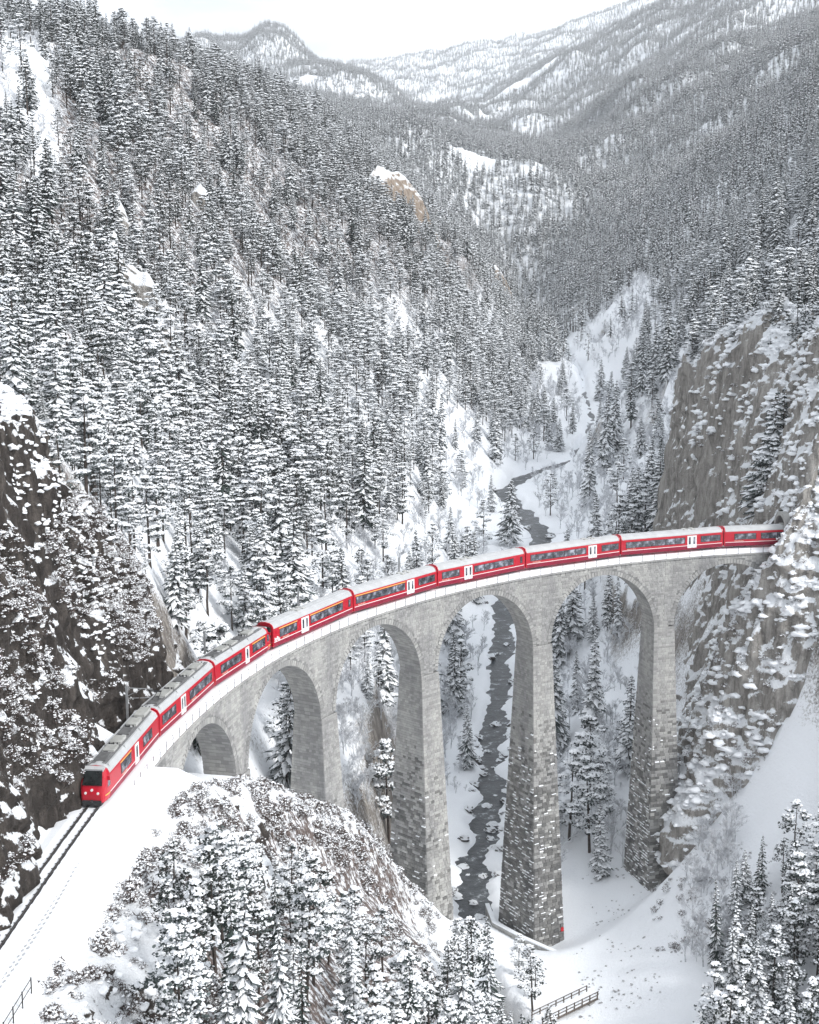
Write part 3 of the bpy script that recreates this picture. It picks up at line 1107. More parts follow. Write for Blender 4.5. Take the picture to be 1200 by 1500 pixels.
def text_mesh(body, size, mat):
    cu = bpy.data.curves.new('lettering', 'FONT')
    cu.body = body
    cu.size = size
    cu.extrude = 0.004
    cu.resolution_u = 2
    ob = bpy.data.objects.new('tmp_text', cu)
    COL.objects.link(ob)
    dg = bpy.context.evaluated_depsgraph_get()
    me = bpy.data.meshes.new_from_object(ob.evaluated_get(dg))
    bpy.data.objects.remove(ob)
    me.materials.clear()
    me.materials.append(mat)
    return me


NAME_TXT = text_mesh("Rhätische Bahn", 0.42, M['cream'])


def window(parent, x0, x1, z0, z1, side, panes=1, frame=True):
    y = side * SIDE
    wf = MB()
    yo, yi = y + side * .022, y - side * .02
    wf.box(x0 - .06, x1 + .06, min(yo, yi), max(yo, yi), z0 - .06, z1 + .06)
    wobj = wf.build('window', [M['dark']], parent)
    pw = (x1 - x0) / panes
    for i in range(panes):
        g = MB()
        ya, yb = y + side * .015, y + side * .034
        g.box(x0 + i * pw + .07, x0 + (i + 1) * pw - .07, min(ya, yb), max(ya, yb), z0, z1)
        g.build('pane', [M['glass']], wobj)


def door(parent, x0, x1, side, leaves=2):
    y = side * SIDE
    d = MB()
    ya, yb = y - side * .02, y + side * .03
    d.box(x0, x1, min(ya, yb), max(ya, yb), .52, 2.66)
    do = d.build('door', [M['white']], parent)
    w_ = (x1 - x0) / leaves
    for i in range(leaves):
        g = MB()
        ya, yb = y + side * .02, y + side * .042
        xc = x0 + (i + .5) * w_
        g.box(xc - w_ * .22, xc + w_ * .22, min(ya, yb), max(ya, yb), 1.15, 2.42)
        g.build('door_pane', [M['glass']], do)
        g = MB()
        ya, yb = y + side * .02, y + side * .036
        if i: g.box(x0 + i * w_ - .02, x0 + i * w_ + .02, min(ya, yb), max(ya, yb), .54, 2.64)
        if g.v: g.build('door_seam', [M['dark']], do)


def strip(parent, name, x0, x1, z0, z1, mat, off=.012):
    for side in (1, -1):
        b = MB()
        ya, yb = side * (SIDE - .03), side * (SIDE + off)
        b.box(x0, x1, min(ya, yb), max(ya, yb), z0, z1)
        b.build(name, [mat], parent)


def text_on(parent, x, z, size=1.0):
    o = link('lettering', NAME_TXT, parent)
    o['kind'] = 'stuff'
    o.rotation_euler = (math.pi / 2, 0, 0)
    o.location = (x, -SIDE - .012, z)
    o.scale = (size, size, 1)


def wheels(car, L):
    for bx in (-L / 2 + 3.0, L / 2 - 3.0):
        mb = MB()
        mb.box(bx - 1.5, bx + 1.5, -.95, .95, .25, .62)
        bo = mb.build('bogie', [M['dark']], car)
        for wx in (-1.0, 1.0):
            w2 = MB()
            for sg in (-1, 1): w2.bar((bx + wx, sg * .47, .37), (bx + wx, sg * .58, .37), .37, 14)
            w2.bar((bx + wx, -.47, .37), (bx + wx, .47, .37), .07, 8)
            w2.build('wheelset', [M['rail']], bo)


def make_car(name, label, s0, s1, cab=None, motor=False, spec=None):
    gap = .42
    a, b = track(s0 + gap / 2, 0, RAIL_TOP), track(s1 - gap / 2, 0, RAIL_TOP)
    L = float(np.linalg.norm(b - a))
    mid = (a + b) / 2
    car = link(name, None, loc=mid)
    dv = b - a
    car.rotation_euler = (0, -math.atan2(dv[2], math.hypot(dv[0], dv[1])), math.atan2(dv[1], dv[0]))
    tag(car, label, 'train car', 'cars of the red train')
    h = L / 2
    nose0, nose1 = (1.5 if cab == 0 else 0), (1.5 if cab == 1 else 0)
    red_prof = [p for p in PROF]
    mb = MB()
    extrude(mb, red_prof, -h + nose0, h - nose1)
    body = mb.build('body', [M['red']], car)
    mb = MB()
    for sg in (1, -1):
        extrude(mb, [(sg * 1.20, .20), (sg * 1.285, .36), (sg * 1.345, .85), (sg * 1.20, .84)], -h + nose0 + .1, h - nose1 - .1)
    mb.build('skirt', [M['dark_red']], car)
    strip(car, 'white_stripe', -h + nose0 + .1, h - nose1 - .1, .90, .99, M['white'], .016)
    # roof
    rp = [(-1.31, 2.82), (-1.285, 2.95), (-1.10, 3.29), (-.73, 3.51), (0, 3.60), (.73, 3.51), (1.10, 3.29), (1.285, 2.95), (1.31, 2.82), (0, 3.0)]
    mb = MB()
    extrude(mb, rp, -h + nose0 + .22, h - nose1 - .22)
    if not motor:
        for yy, zz in ((-.95, 3.37), (-.5, 3.54), (0, 3.60), (.5, 3.54), (.95, 3.37)):
            mb.box(-h + .5, h - .5, yy - .03, yy + .03, zz - .05, zz + .03)
    roof = mb.build('roof', [M['roof']], car)
    # end rings and gangways
    for sg, nose in ((-1, nose0), (1, nose1)):
        if nose: continue
        mb = MB()
        sc_ = [(y * 1.03, .3 + (z - .3) * (1.035 if not motor else 1.01)) for y, z in PROF]
        x0, x1 = (sg * (h - .20), sg * (h - .02))
        extrude(mb, sc_, min(x0, x1), max(x0, x1))
        mb.build('end_frame', [M['red']], car)
        mb = MB()
        mb.box(min(sg * h - .02, sg * (h + .24)), max(sg * h - .02, sg * (h + .24)), -1.0, 1.0, .45, 3.1)
        mb.build('gangway', [M['dark']], car)
    wheels(car, L)
    if motor:
        mb = MB()
        mb.box(-h + nose0 + .8, h - nose1 - .6, -.78, .78, 3.42, 3.56)
        mb.build('roof_trough', [M['dgrey']], roof)
        x = -h + nose0 + 1.3
        i = 0
        while x < h - nose1 - 2.2:
            ln = random.uniform(1.4, 2.5)
            mb = MB()
            hh = random.uniform(.12, .30)
            mb.box(x, x + ln, -.58, .58, 3.52, 3.56 + hh)
            for q in np.arange(x + .15, x + ln - .1, .22):
                mb.box(q, q + .10, -.52, .52, 3.55 + hh, 3.60 + hh)
            mb.build('equipment_box', [M['grey'] if i % 3 else M['dgrey']], roof)
            if i % 2:
                for yy in (-.4, 0, .4):
                    mb = MB()
                    mb.bar((x + ln + .15, yy, 3.5), (x + ln + .15, yy, 3.92), .07, 7)
                    mb.build('insulator', [M['dark']], roof)
            mb = MB()
            mb.bar((x + ln + .45, .25, 3.5), (x + ln + .45, .25, 3.66), .24, 10)
            mb.build('vent', [M['dark']], roof)
            x += ln + random.uniform(.5, 1.0)
            i += 1
        for sg in (1, -1):                    # sloping side fairings of the roof
            for q in range(3):
                xa = -h + nose0 + .8 + q * (L - nose0 - nose1 - 1.6) / 3
                xb = xa + (L - nose0 - nose1 - 1.6) / 3 - .5
                mb = MB()
                extrude(mb, [(sg * 1.20, 3.18), (sg * 1.04, 3.55), (sg * .90, 3.55), (sg * .90, 3.3)], xa, xb)
                mb.build('roof_fairing', [M['roof']], roof)
    else:
        for (xa, ya) in ((-.9, -.35), (.5, -.35), (-.9, .5), (.5, .5)):
            mb = MB()
            mb.box(xa * 1.0 + spec.get('hatch', 0) * h, xa + spec.get('hatch', 0) * h + .7, ya - .25, ya + .25, 3.5, 3.68)
            mb.build('roof_hatch', [M['grey']], roof)
    if cab is not None:
        sg = -1 if cab == 0 else 1
        xe = sg * (h - 1.5)
        # nose: rings shrinking towards the front with a raked windscreen
        rings = []
        for (d_, wy, ztop) in ((0, 1.0, 3.55), (.35, .99, 3.50), (.75, .96, 3.05), (1.15, .90, 2.2), (1.42, .80, 1.55), (1.5, .70, 1.2)):
            ring = []
            for y, z in PROF:
                zz = .36 + (z - .36) * (ztop - .36) / 3.19
                ring.append((xe + sg * d_, y * wy, zz))
            rings.append(ring)
        V = [p for r in rings for p in r]
        k = len(PROF)
        F = [(i * k + j, i * k + (j + 1) % k, (i + 1) * k + (j + 1) % k, (i + 1) * k + j) for i in range(len(rings) - 1) for j in range(k)]
        F.append(tuple((len(rings) - 1) * k + j for j in range(k)))
        mb = MB()
        mb.add(V, F)
        nose = mb.build('cab_nose', [M['red']], car)
        # windscreen lies on the rake
        q = [(xe + sg * .60, -.86, 3.42), (xe + sg * .60, .86, 3.42), (xe + sg * 1.32, 1.0, 2.05), (xe + sg * 1.32, -1.0, 2.05)]
        qq = q + [(x - sg * .5, y * .9, z - .22) for x, y, z in q]
        mb = MB()
        mb.add(qq, [(0, 1, 2, 3), (0, 4, 5, 1), (1, 5, 6, 2), (2, 6, 7, 3), (3, 7, 4, 0), (4, 7, 6, 5)])
        ws = mb.build('windscreen', [M['dglass']], car)
        mb = MB()
        mb.add([(xe + sg * .1, -1.0, 3.60), (xe + sg * .1, 1.0, 3.60), (xe + sg * .66, .95, 3.36), (xe + sg * .66, -.95, 3.36),
                (xe + sg * .1, -1.0, 3.40), (xe + sg * .1, 1.0, 3.40), (xe + sg * .6, .95, 3.22), (xe + sg * .6, -.95, 3.22)],
               [(0, 1, 2, 3), (4, 7, 6, 5), (0, 4, 5, 1), (1, 5, 6, 2), (2, 6, 7, 3), (3, 7, 4, 0)])
        mb.build('roof_front', [M['roof']], car)
        for (yy, zz, dx_) in ((-.62, 1.32, 1.46), (.62, 1.32, 1.46), (0, 1.62, 1.42)):
            mb = MB()
            mb.bar((xe + sg * (dx_ - .12), yy, zz), (xe + sg * (dx_ + .06), yy, zz), .13, 12)
            mb.build('headlight', [M['white']], car)
        mb = MB()
        mb.box(min(xe + sg * .6, xe + sg * 1.62), max(xe + sg * .6, xe + sg * 1.62), -.95, .95, .12, .62)
        mb.bar((xe + sg * 1.5, 0, .55), (xe + sg * 2.0, 0, .55), .14, 8)
        mb.build('coupler', [M['dark']], car)
        for side in (1, -1):
            mb = MB()
            mb.add([(xe - sg * .2, side * 1.345, 1.65), (xe + sg * .55, side * 1.325, 1.65), (xe + sg * .28, side * 1.325, 2.5), (xe - sg * .2, side * 1.345, 2.62),
                    (xe - sg * .2, side * 1.25, 1.65), (xe + sg * .55, side * 1.22, 1.65), (xe + sg * .28, side * 1.22, 2.5), (xe - sg * .2, side * 1.25, 2.62)],
                   [(0, 1, 2, 3), (4, 7, 6, 5), (0, 4, 5, 1), (1, 5, 6, 2), (2, 6, 7, 3), (3, 7, 4, 0)])
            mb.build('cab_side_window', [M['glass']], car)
            mb = MB()                       # slender mirror arm
            mb.box(min(xe + sg * .35, xe + sg * .5), max(xe + sg * .35, xe + sg * .5), min(side * 1.3, side * 1.55), max(side * 1.3, side * 1.55), 2.35, 2.75)
            mb.build('mirror', [M['red']], car)
        for side in (1, -1):
            mb = MB()
            pts = [(xe + sg * .1, side * 1.34, .95), (xe + sg * .9, side * 1.26, .97), (xe + sg * 1.38, side * 1.0, 1.0)]
            for p_, q_ in zip(pts, pts[1:]): mb.bar(p_, q_, .05, 5)
            mb.build('nose_stripe', [M['yellow']], car)
    X = lambda f: -h + f * L
    for (f0, f1, n, yel) in spec['win']:
        for side in (1, -1):
            window(car, X(f0), X(f1), 1.42, 2.38, side, n)
        if yel: strip(car, 'first_class_stripe', X(f0) - .15, X(f1) + .15, 2.52, 2.62, M['yellow'], .014)
    for (f0, f1, n) in spec['door']:
        for side in (1, -1): door(car, X(f0), X(f1), side, n)
    for (f, z) in spec.get('text', []): text_on(car, X(f), z, .62)
    if spec.get('emblem'):
        mb = MB()
        y0, y1 = -SIDE - .02, -SIDE + .01
        for (xa, xb, za, zb) in ((.35, .95, 1.30, 1.42), (.35, .50, 1.05, 1.55), (.62, .78, .98, 1.45), (.9, 1.15, 1.15, 1.62), (1.2, 1.5, 1.02, 1.16), (1.22, 1.36, 1.16, 1.5), (1.5, 1.62, 1.0, 1.35)):
            mb.box(-h + xa, -h + xb, y0, y1, za, zb)
        mb.build('white_emblem', [M['white']], car)
    return car, L


G_ = [-14.6, 4.3, 22.8, 40.3, 61.3, 80.9, 99.95, 119.3, 139.1, 158.5]
SP = [
    dict(win=[(.28, .46, 3, True), (.69, .86, 3, False)], door=[(.53, .60, 1)], text=[(.30, 1.08)]),
    dict(win=[(.05, .28, 3, False), (.53, .95, 6, False)], door=[(.37, .455, 2)], text=[(.56, 1.08)], hatch=0),
    dict(win=[(.10, .44, 4, False), (.64, .86, 3, True)], door=[(.51, .575, 1)], text=[(.12, 1.08)]),
    dict(win=[(.08, .28, 2, True), (.45, .86, 4, True), (.94, .965, 1, False)], door=[(.335, .425, 2)], text=[(.11, 1.08)], emblem=True, hatch=-.22),
    dict(win=[(.03, .60, 5, True), (.77, .97, 2, False)], door=[(.625, .715, 2)], text=[(.05, 1.08)], hatch=.33),
    dict(win=[(.05, .24, 2, False), (.41, .86, 4, False), (.945, .965, 1, False)], door=[(.295, .385, 2)], text=[(.05, 1.08)], hatch=-.30),
    dict(win=[(.05, .63, 5, False), (.80, .98, 2, False)], door=[(.655, .745, 2)], text=[(.07, 1.08)], hatch=.38),
    dict(win=[(.05, .62, 6, False), (.78, .97, 2, False)], door=[(.645, .735, 2)], text=[(.06, 1.08)], hatch=.36),
    dict(win=[(.10, .30, 2, False), (.35, .58, 3, False)], door=[(.70, .79, 2)], text=[(.10, 1.08)], hatch=.2),
]
LBL = ['leading red railcar with driver cab and grey equipment on its roof', 'red middle railcar with raised current collector gear on its grey roof',
       'red railcar with roof equipment coupled to the first smooth roofed coach', 'red coach with white emblem at its end, coupled behind the three railcars',
       'red coach with five panes and a half length yellow stripe over its windows', 'red coach with a lone round-cornered pane at its tunnel end, above the pier in the stream',
       'red coach between the fourth and fifth arch with its door near the tunnel end', 'red coach with six long panes, next to the one entering the tunnel', 'last red coach, half hidden inside the rock tunnel']
LBL[5] = 'red coach with its door near the downhill end, midway along the viaduct'
LBL[6] = 'red coach with five plain panes, third from the tunnel mouth'
for i in range(9):
    car, L = make_car('railcar' if i < 3 else 'coach', LBL[i], G_[i], G_[i + 1], cab=0 if i == 0 else (1 if i == 2 else None), motor=i < 3, spec=SP[i])
    if i == 1:                                      # current collector
        h = L / 2
        pg = MB()
        for x0 in (-h + 2.2,):
            pg.bar((x0, -.35, 3.75), (x0 + 1.5, -.2, 4.3), .04, 6)
            pg.bar((x0, .35, 3.75), (x0 + 1.5, .2, 4.3), .04, 6)
            pg.bar((x0 + 1.5, -.2, 4.3), (x0 + .2, -.1, 4.75), .035, 6)
            pg.bar((x0 + 1.5, .2, 4.3), (x0 + .2, .1, 4.75), .035, 6)
            pg.bar((x0 + .2, -.8, 4.78), (x0 + .2, .8, 4.78), .04, 6)
            pg.bar((x0 - .1, -.8, 4.78), (x0 - .1, .8, 4.78), .04, 6)
            pg.bar((x0, -.45, 3.72), (x0, .45, 3.72), .05, 6)
        pg.build('current_collector', [M['dark']], car)

# ------------------------------------------------------------------ masts
def mast(s, lat, hgt, label, arm=True):
    base = track(s, lat, 0)
    base[2] = track(s)[2] + (-.3 if s > 2 else .4)
    m = link('catenary_mast', None, loc=base, rz=heading(s))
    tag(m, label, 'mast', 'masts along the railway')
    mb = MB()
    for a_, b_ in (((-.11, -.09), (-.11, .11)), ((.09, .11), (-.11, .11))):
        mb.box(a_[0], a_[1], b_[0], b_[1], 0, hgt)
    mb.box(-.09, .09, -.02, .02, 0, hgt)
    mb.build('post', [M['steel']], m)
    if arm:
        sg = 1 if lat > 0 else -1
        reach = sg * (abs(lat) - .1)
        mb = MB()
        mb.bar((0, 0, hgt - .3), (0, reach, hgt - .3), .05)
        mb.bar((0, 0, hgt - 1.5), (0, reach * .95, hgt - 1.3), .045)
        mb.bar((0, 0, hgt - 1.3), (0, reach * .6, hgt - .3), .04)
        mb.build('cantilever', [M['steel']], m)
        mb = MB()
        for i in range(4): mb.bar((0, reach * .5, hgt - 1.52 + i * .05), (0, reach * .5, hgt - 1.49 + i * .05), .09, 8)
        mb.build('insulator', [M['timber']], m)


mast(6.5, -3.1, 6.6, 'grey mast with cantilever arms between the leading railcar and the dark rock')
mast(29.5, -3.0, 6.4, 'slender mast behind the joint of the third railcar', arm=False)
mast(53.5, -2.75, 6.4, 'slender mast rising behind the coach with the white emblem', arm=False)
mast(76.5, -2.75, 6.4, 'slender mast rising behind the coach with five panes and yellow stripe', arm=False)
mb = MB()
for s in np.arange(-120, 146, 4):
    mb.bar(track(s, 0, RAIL_TOP + 5.0), track(s + 4, 0, RAIL_TOP + 5.0), .012, 4)
o = mb.build('contact_wire', [M['dark']])
tag(o, 'thin overhead contact wire above the railway track', 'wire')
# small white sign left of the line
sg_ = link('lineside_sign', None, loc=track(-8.5, -3.0, .5), rz=heading(-8.5))
tag(sg_, 'small white plate on a post at the foot of the dark rock', 'sign')
mb = MB(); mb.bar((0, 0, 0), (0, 0, 2.3), .04); mb.build('post', [M['steel']], sg_)
mb = MB(); mb.box(-.06, 0, -.28, .28, 1.9, 2.6); mb.build('plate', [M['white']], sg_)

# ------------------------------------------------------------------ trees: shapes
def arr(V, F, mi):
    return np.array(V, np.float32), F, mi


def spruce_shape(seed, H=20.0, R=3.3, nb=120, snow=0.75, bare=0.10, lod=2, cov=0.8):
    r = random.Random(seed)
    V, F, mi = [], [], []

    def poly(pts, m):
        k = len(V)
        V.extend(pts)
        F.append(tuple(range(k, k + len(pts))))
        mi.append(m)
    lean = r.uniform(.85, 1.1)
    side = [r.uniform(.8, 1.2) for _ in range(8)]
    az = r.uniform(0, 6.28)
    for i in range(nb):
        f = min(.99, max(0, ((i + r.uniform(-1.5, 1.5)) / nb)))
        f = f ** 1.15 if f > 0 else 0
        h = H * (bare + (0.985 - bare) * f)
        az += 2.4 + r.uniform(-.5, .5)
        sd = side[int(az / .7854) % 8]
        L = (R * (1 - f) ** 0.80 * (0.7 + 0.3 * min(1, f * 5)) * sd + .2) * r.uniform(.6, 1.15)
        ca, sa = math.cos(az), math.sin(az)
        slope = r.uniform(.25, .75) * (1 - .6 * f)

        def at(rr, sd_, z):
            return (ca * rr - sa * sd_, sa * rr + ca * sd_, z)
        nf = (3 if f > .75 else 5) if lod == 2 else 2
        for q in range(nf):
            t0 = 0 if q == 0 else r.uniform(.1, .7)
            spread = 0 if q == 0 else r.choice((-1, 1)) * r.uniform(.35, .95)
            ln = L if q == 0 else L * r.uniform(.3, .6) * (1.1 - .5 * t0)
            if lod == 1: ln *= 1.15
            b0 = (L * t0 * .9, 0, h - slope * L * t0)
            d = (math.cos(spread), math.sin(spread))
            w_ = (.13 + .12 * ln) * r.uniform(.8, 1.3) * (1.6 if lod == 1 else 1)
            dz = slope * ln * r.uniform(.8, 1.3)
            m_ = (b0[0] + d[0] * ln * .55, d[1] * ln * .55, b0[2] - dz * .45)
            e_ = (b0[0] + d[0] * ln, d[1] * ln, b0[2] - dz * 1.05)
            nx, ny = -d[1], d[0]
            A, B = at(b0[0], -.05, b0[2]), at(b0[0], .05, b0[2])
            dr = w_ * r.uniform(.3, .9)
            C, D = at(m_[0] + nx * w_, m_[1] + ny * w_, m_[2] - dr), at(m_[0] - nx * w_, m_[1] - ny * w_, m_[2] - dr)
            mm, ee = at(*m_), at(*e_)
            poly([B, C, mm, A], 0)
            poly([A, mm, D, B], 0)
            poly([mm, C, ee], 0)
            poly([mm, ee, D], 0)
            # hanging twigs
            if lod == 2:
                for sg in (1, -1):
                    g = r.uniform(.2, .5) * (.5 + .3 * ln)
                    u = r.uniform(.3, .9)
                    c_ = (b0[0] + d[0] * ln * u + nx * w_ * sg * .7, d[1] * ln * u + ny * w_ * sg * .7, b0[2] - dz * u - dr * .6)
                    poly([at(c_[0] - .1, c_[1], c_[2]), at(c_[0] + .1, c_[1], c_[2]), at(c_[0] + d[0] * g * .5, c_[1] + d[1] * g * .5, c_[2] - g)], 0)
            if r.random() < snow:
                up = r.uniform(.05, .14)
                ws = w_ * r.uniform(.75, 1.2) * cov
                k1 = r.uniform(.8, 1.05)
                A, B = at(b0[0] + .05, -.07, b0[2] + up), at(b0[0] + .05, .07, b0[2] + up)
                top = at(m_[0], m_[1], m_[2] + up + .05)
                C, D = at(m_[0] + nx * ws, m_[1] + ny * ws, m_[2] - dr * .55 + up * .4), at(m_[0] - nx * ws, m_[1] - ny * ws, m_[2] - dr * .55 + up * .4)
                ee = at(b0[0] + d[0] * ln * k1, d[1] * ln * k1, b0[2] - dz * k1 + up * .6)
                poly([B, C, top, A], 1)
                poly([A, top, D, B], 1)
                poly([top, C, ee], 1)
                poly([top, ee, D], 1)
    poly([(-.1, 0, H * .93), (.1, 0, H * .93), (0, 0, H * 1.01)], 0)
    poly([(0, -.12, H * .93), (0, .12, H * .93), (.02, 0, H * 1.0)], 1)
    return arr(V, F, mi)


def pine_shape(seed, H=16.0, R=3.4, n=30, snow=0.8, lod=2, low=.34, ns0=11):
    r = random.Random(seed)
    V, F, mi = [], [], []

    def add(pts, m):
        k = len(V)
        V.extend(pts)
        F.append(tuple(range(k, k + len(pts))))
        mi.append(m)
    for i in range(n):
        f = (i + r.random()) / n
        z = H * (low + (.985 - low) * f)
        prof = math.sin(math.pi * min(1, .18 + .82 * f ** .8)) ** .7 if f > .35 else .55 + .45 * f / .35
        rad = R * prof * math.sqrt(r.random()) * .95
        az = r.uniform(0, 6.28)
        cx, cy_ = rad * math.cos(az), rad * math.sin(az)
        sx = r.uniform(.75, 1.5) * (1 if f < .85 else .65)
        sz = sx * r.uniform(.38, .68)
        nn = 30 if lod == 2 else 9
        sc = 1 if lod == 2 else 1.7
        for _ in range(nn):
            a, q = r.uniform(0, 6.28), math.sqrt(r.random())
            px, py = cx + sx * q * math.cos(a), cy_ + sx * q * math.sin(a)
            pz = z + sz * r.uniform(-1, .55) * math.sqrt(max(0, 1 - q * q * .8))
            l_ = r.uniform(.22, .5) * sc
            th, ph = r.uniform(0, 6.28), r.uniform(-.5, .9)
            d = (math.cos(th) * math.cos(ph) * l_, math.sin(th) * math.cos(ph) * l_, math.sin(ph) * l_)
            t2 = th + 1.57
            wv = (math.cos(t2) * l_ * .42, math.sin(t2) * l_ * .42, r.uniform(-.25, .25) * l_)
            add([(px - wv[0], py - wv[1], pz - wv[2]), (px + d[0], py + d[1], pz + d[2]), (px + wv[0], py + wv[1], pz + wv[2]), (px - d[0] * .4, py - d[1] * .4, pz - d[2] * .4)], 0)
        ns = ns0 if lod == 2 else 4
        for _ in range(ns):
            if r.random() > snow: continue
            a, q = r.uniform(0, 6.28), math.sqrt(r.random()) * .92
            px, py = cx + sx * q * math.cos(a), cy_ + sx * q * math.sin(a)
            pz = z + sz * (.60 * math.sqrt(max(0, 1 - q * q)) + .02) + .08
            s_ = r.uniform(.12, .36) * sc
            hh = s_ * r.uniform(.35, .75)
            k = len(V)
            m_ = 5 if lod == 2 else 4
            a1 = r.uniform(0, 6.28)
            V.append((px, py, pz + hh))
            for j in range(m_):
                aa = a1 + 6.283 * j / m_
                rr = s_ * r.uniform(.55, 1.25)
                V.append((px + rr * math.cos(aa), py + rr * math.sin(aa), pz - hh * r.uniform(-.2, 1.1)))
            for j in range(m_):
                F.append((k, k + 1 + j, k + 1 + (j + 1) % m_))
                mi.append(1)
    return arr(V, F, mi)


def bare_shape(seed, H=9.0, depth=4, nb=6):
    r = random.Random(seed)
    V, F, mi = [], [], []

    def limb(p, d, ln, rad, lev):
        q = tuple(p[i] + d[i] * ln for i in range(3))
        k = len(V)
        ax = Vector(d)
        u = ax.cross(Vector((0.3, 0.8, 0.1))).normalized()
        w_ = ax.cross(u).normalized()
        for c, rr in ((p, rad), (q, rad * .55)):
            for j in range(3):
                t = 2.094 * j
                o = (u * math.cos(t) + w_ * math.sin(t)) * rr
                V.append((c[0] + o.x, c[1] + o.y, c[2] + o.z))
        for j in range(3):
            F.append((k + j, k + (j + 1) % 3, k + 3 + (j + 1) % 3, k + 3 + j))
            mi.append(0)
        if lev == 0: return
        for _ in range(nb if lev > 1 else nb + 1):
            t = r.uniform(.35, 1.0)
            b = tuple(p[i] + d[i] * ln * t for i in range(3))
            nd_ = Vector(d) * r.uniform(.45, .9) + Vector((r.uniform(-1, 1), r.uniform(-1, 1), r.uniform(-.15, .7))) * .75
            nd_.normalize()
            limb(b, tuple(nd_), ln * r.uniform(.42, .62), max(rad * .5, .034), lev - 1)
    for _ in range(1 if H > 6 else 3):
        d = Vector((r.uniform(-.12, .12), r.uniform(-.12, .12), 1)).normalized() if H > 6 else Vector((r.uniform(-.6, .6), r.uniform(-.6, .6), 1)).normalized()
        limb((0, 0, -.3), tuple(d), H * .5, H * .011 + .03, depth - 1 if H > 6 else depth - 2)
    return arr(V, F, mi)


def shrub_shape(seed, R=1.0, n=120, snow=36):
    r = random.Random(seed)
    V, F, mi = [], [], []
    for _ in range(n):
        a, q = r.uniform(0, 6.28), math.sqrt(r.random())
        p = Vector((R * q * math.cos(a), R * q * math.sin(a), R * r.uniform(-.25, .75) * (1 - .6 * q)))
        d = Vector((r.uniform(-1, 1), r.uniform(-1, 1), r.uniform(-.3, 1))).normalized() * R * r.uniform(.2, .5)
        w_ = d.cross(Vector((r.uniform(-1, 1), r.uniform(-1, 1), r.uniform(-1, 1)))).normalized() * R * r.uniform(.02, .08)
        k = len(V)
        V.extend((p - w_, p + w_, p + d))
        F.append((k, k + 1, k + 2))
        mi.append(0)
    for _ in range(snow):
        a, q = r.uniform(0, 6.28), math.sqrt(r.random()) * .95
        px, py, pz = R * q * math.cos(a), R * q * math.sin(a), R * (.75 * (1 - .55 * q) * r.uniform(.4, 1.05))
        s_ = R * r.uniform(.06, .20)
        k = len(V)
        V.append(Vector((px, py, pz + s_ * .45)))
        a1 = r.uniform(0, 6)
        for j in range(5):
            aa = a1 + 1.2566 * j
            rr = s_ * r.uniform(.6, 1.2)
            V.append(Vector((px + rr * math.cos(aa), py + rr * math.sin(aa), pz - s_ * r.uniform(.1, .5))))
        for j in range(5):
            F.append((k, k + 1 + j, k + 1 + (j + 1) % 5))
            mi.append(1)
    return np.array([tuple(v) for v in V], np.float32), F, mi


def trunk_shape(H, r0, top=.96, n=6, seed=0):
    r = random.Random(seed)
    V, F = [], []
    lv = 5
    for i in range(lv):
        t = i / (lv - 1)
        rr = r0 * (1 - t) ** .8 + .03
        ox, oy = (r.uniform(-.1, .1), r.uniform(-.1, .1)) if 0 < i < lv - 1 else (0, 0)
        for j in range(n):
            a = 6.283 * j / n
            V.append((ox + rr * math.cos(a), oy + rr * math.sin(a), -1.0 + (H * top + 1.0) * t))
    for i in range(lv - 1):
        for j in range(n):
            F.append((i * n + j, i * n + (j + 1) % n, (i + 1) * n + (j + 1) % n, (i + 1) * n + j))
    return V, F


SPM, PNM, BRM = [M['needle'], M['tree_snow']], [M['needle_pine'], M['tree_snow']], [M['frost']]
FRM = [M['needle_frost'], M['tree_snow']]


def kind_meshes(tagname, shapes, mats, H, r0, tmat):
    o = []
    for i, sh in enumerate(shapes):
        cm = mk_mesh(tagname + '_crown', sh[0].tolist(), sh[1], FRM if (i in (2, 4, 5) and mats is not BRM) else mats, sh[2])
        tv, tf = trunk_shape(H, r0, seed=i)
        o.append((cm, mk_mesh(tagname + '_trunk', tv, tf, tmat)))
    return o


SPR = kind_meshes('spruce', [spruce_shape(i, 20, 3.1 + .5 * (i % 3), 110 + 15 * (i % 3), [.45, .75, .92, .6, 1.0, .85][i], bare=[.06, .12, .05, .2, .08, .1][i], cov=[.75, .95, 1.15, .75, 1.2, 1.05][i]) for i in range(6)], SPM, 20, .28, M['bark'])
PIN = kind_meshes('pine', [pine_shape(40 + i, 16, 2.9 + .4 * (i % 3), 26 + 3 * (i % 3), [.45, .75, .9, .6, .98, .8][i], low=[.30, .22, .4, .34, .18, .26][i], ns0=[14, 22, 32, 17, 36, 27][i]) for i in range(6)], PNM, 16, .24, M['bark'])
BAR = kind_meshes('bare', [bare_shape(80 + i, 9) for i in range(4)], BRM, 4.4, .10, M['frost'])
SPR_L = kind_meshes('far_spruce', [spruce_shape(100 + i, 20, 3.5, 46, [.62, .74, .85][i], lod=1) for i in range(3)], SPM, 20, .28, M['bark'])
PIN_L = kind_meshes('far_pine', [pine_shape(120 + i, 16, 3.5, 14, [.6, .7, .8][i], lod=1, low=.2) for i in range(3)], PNM, 16, .24, M['bark'])

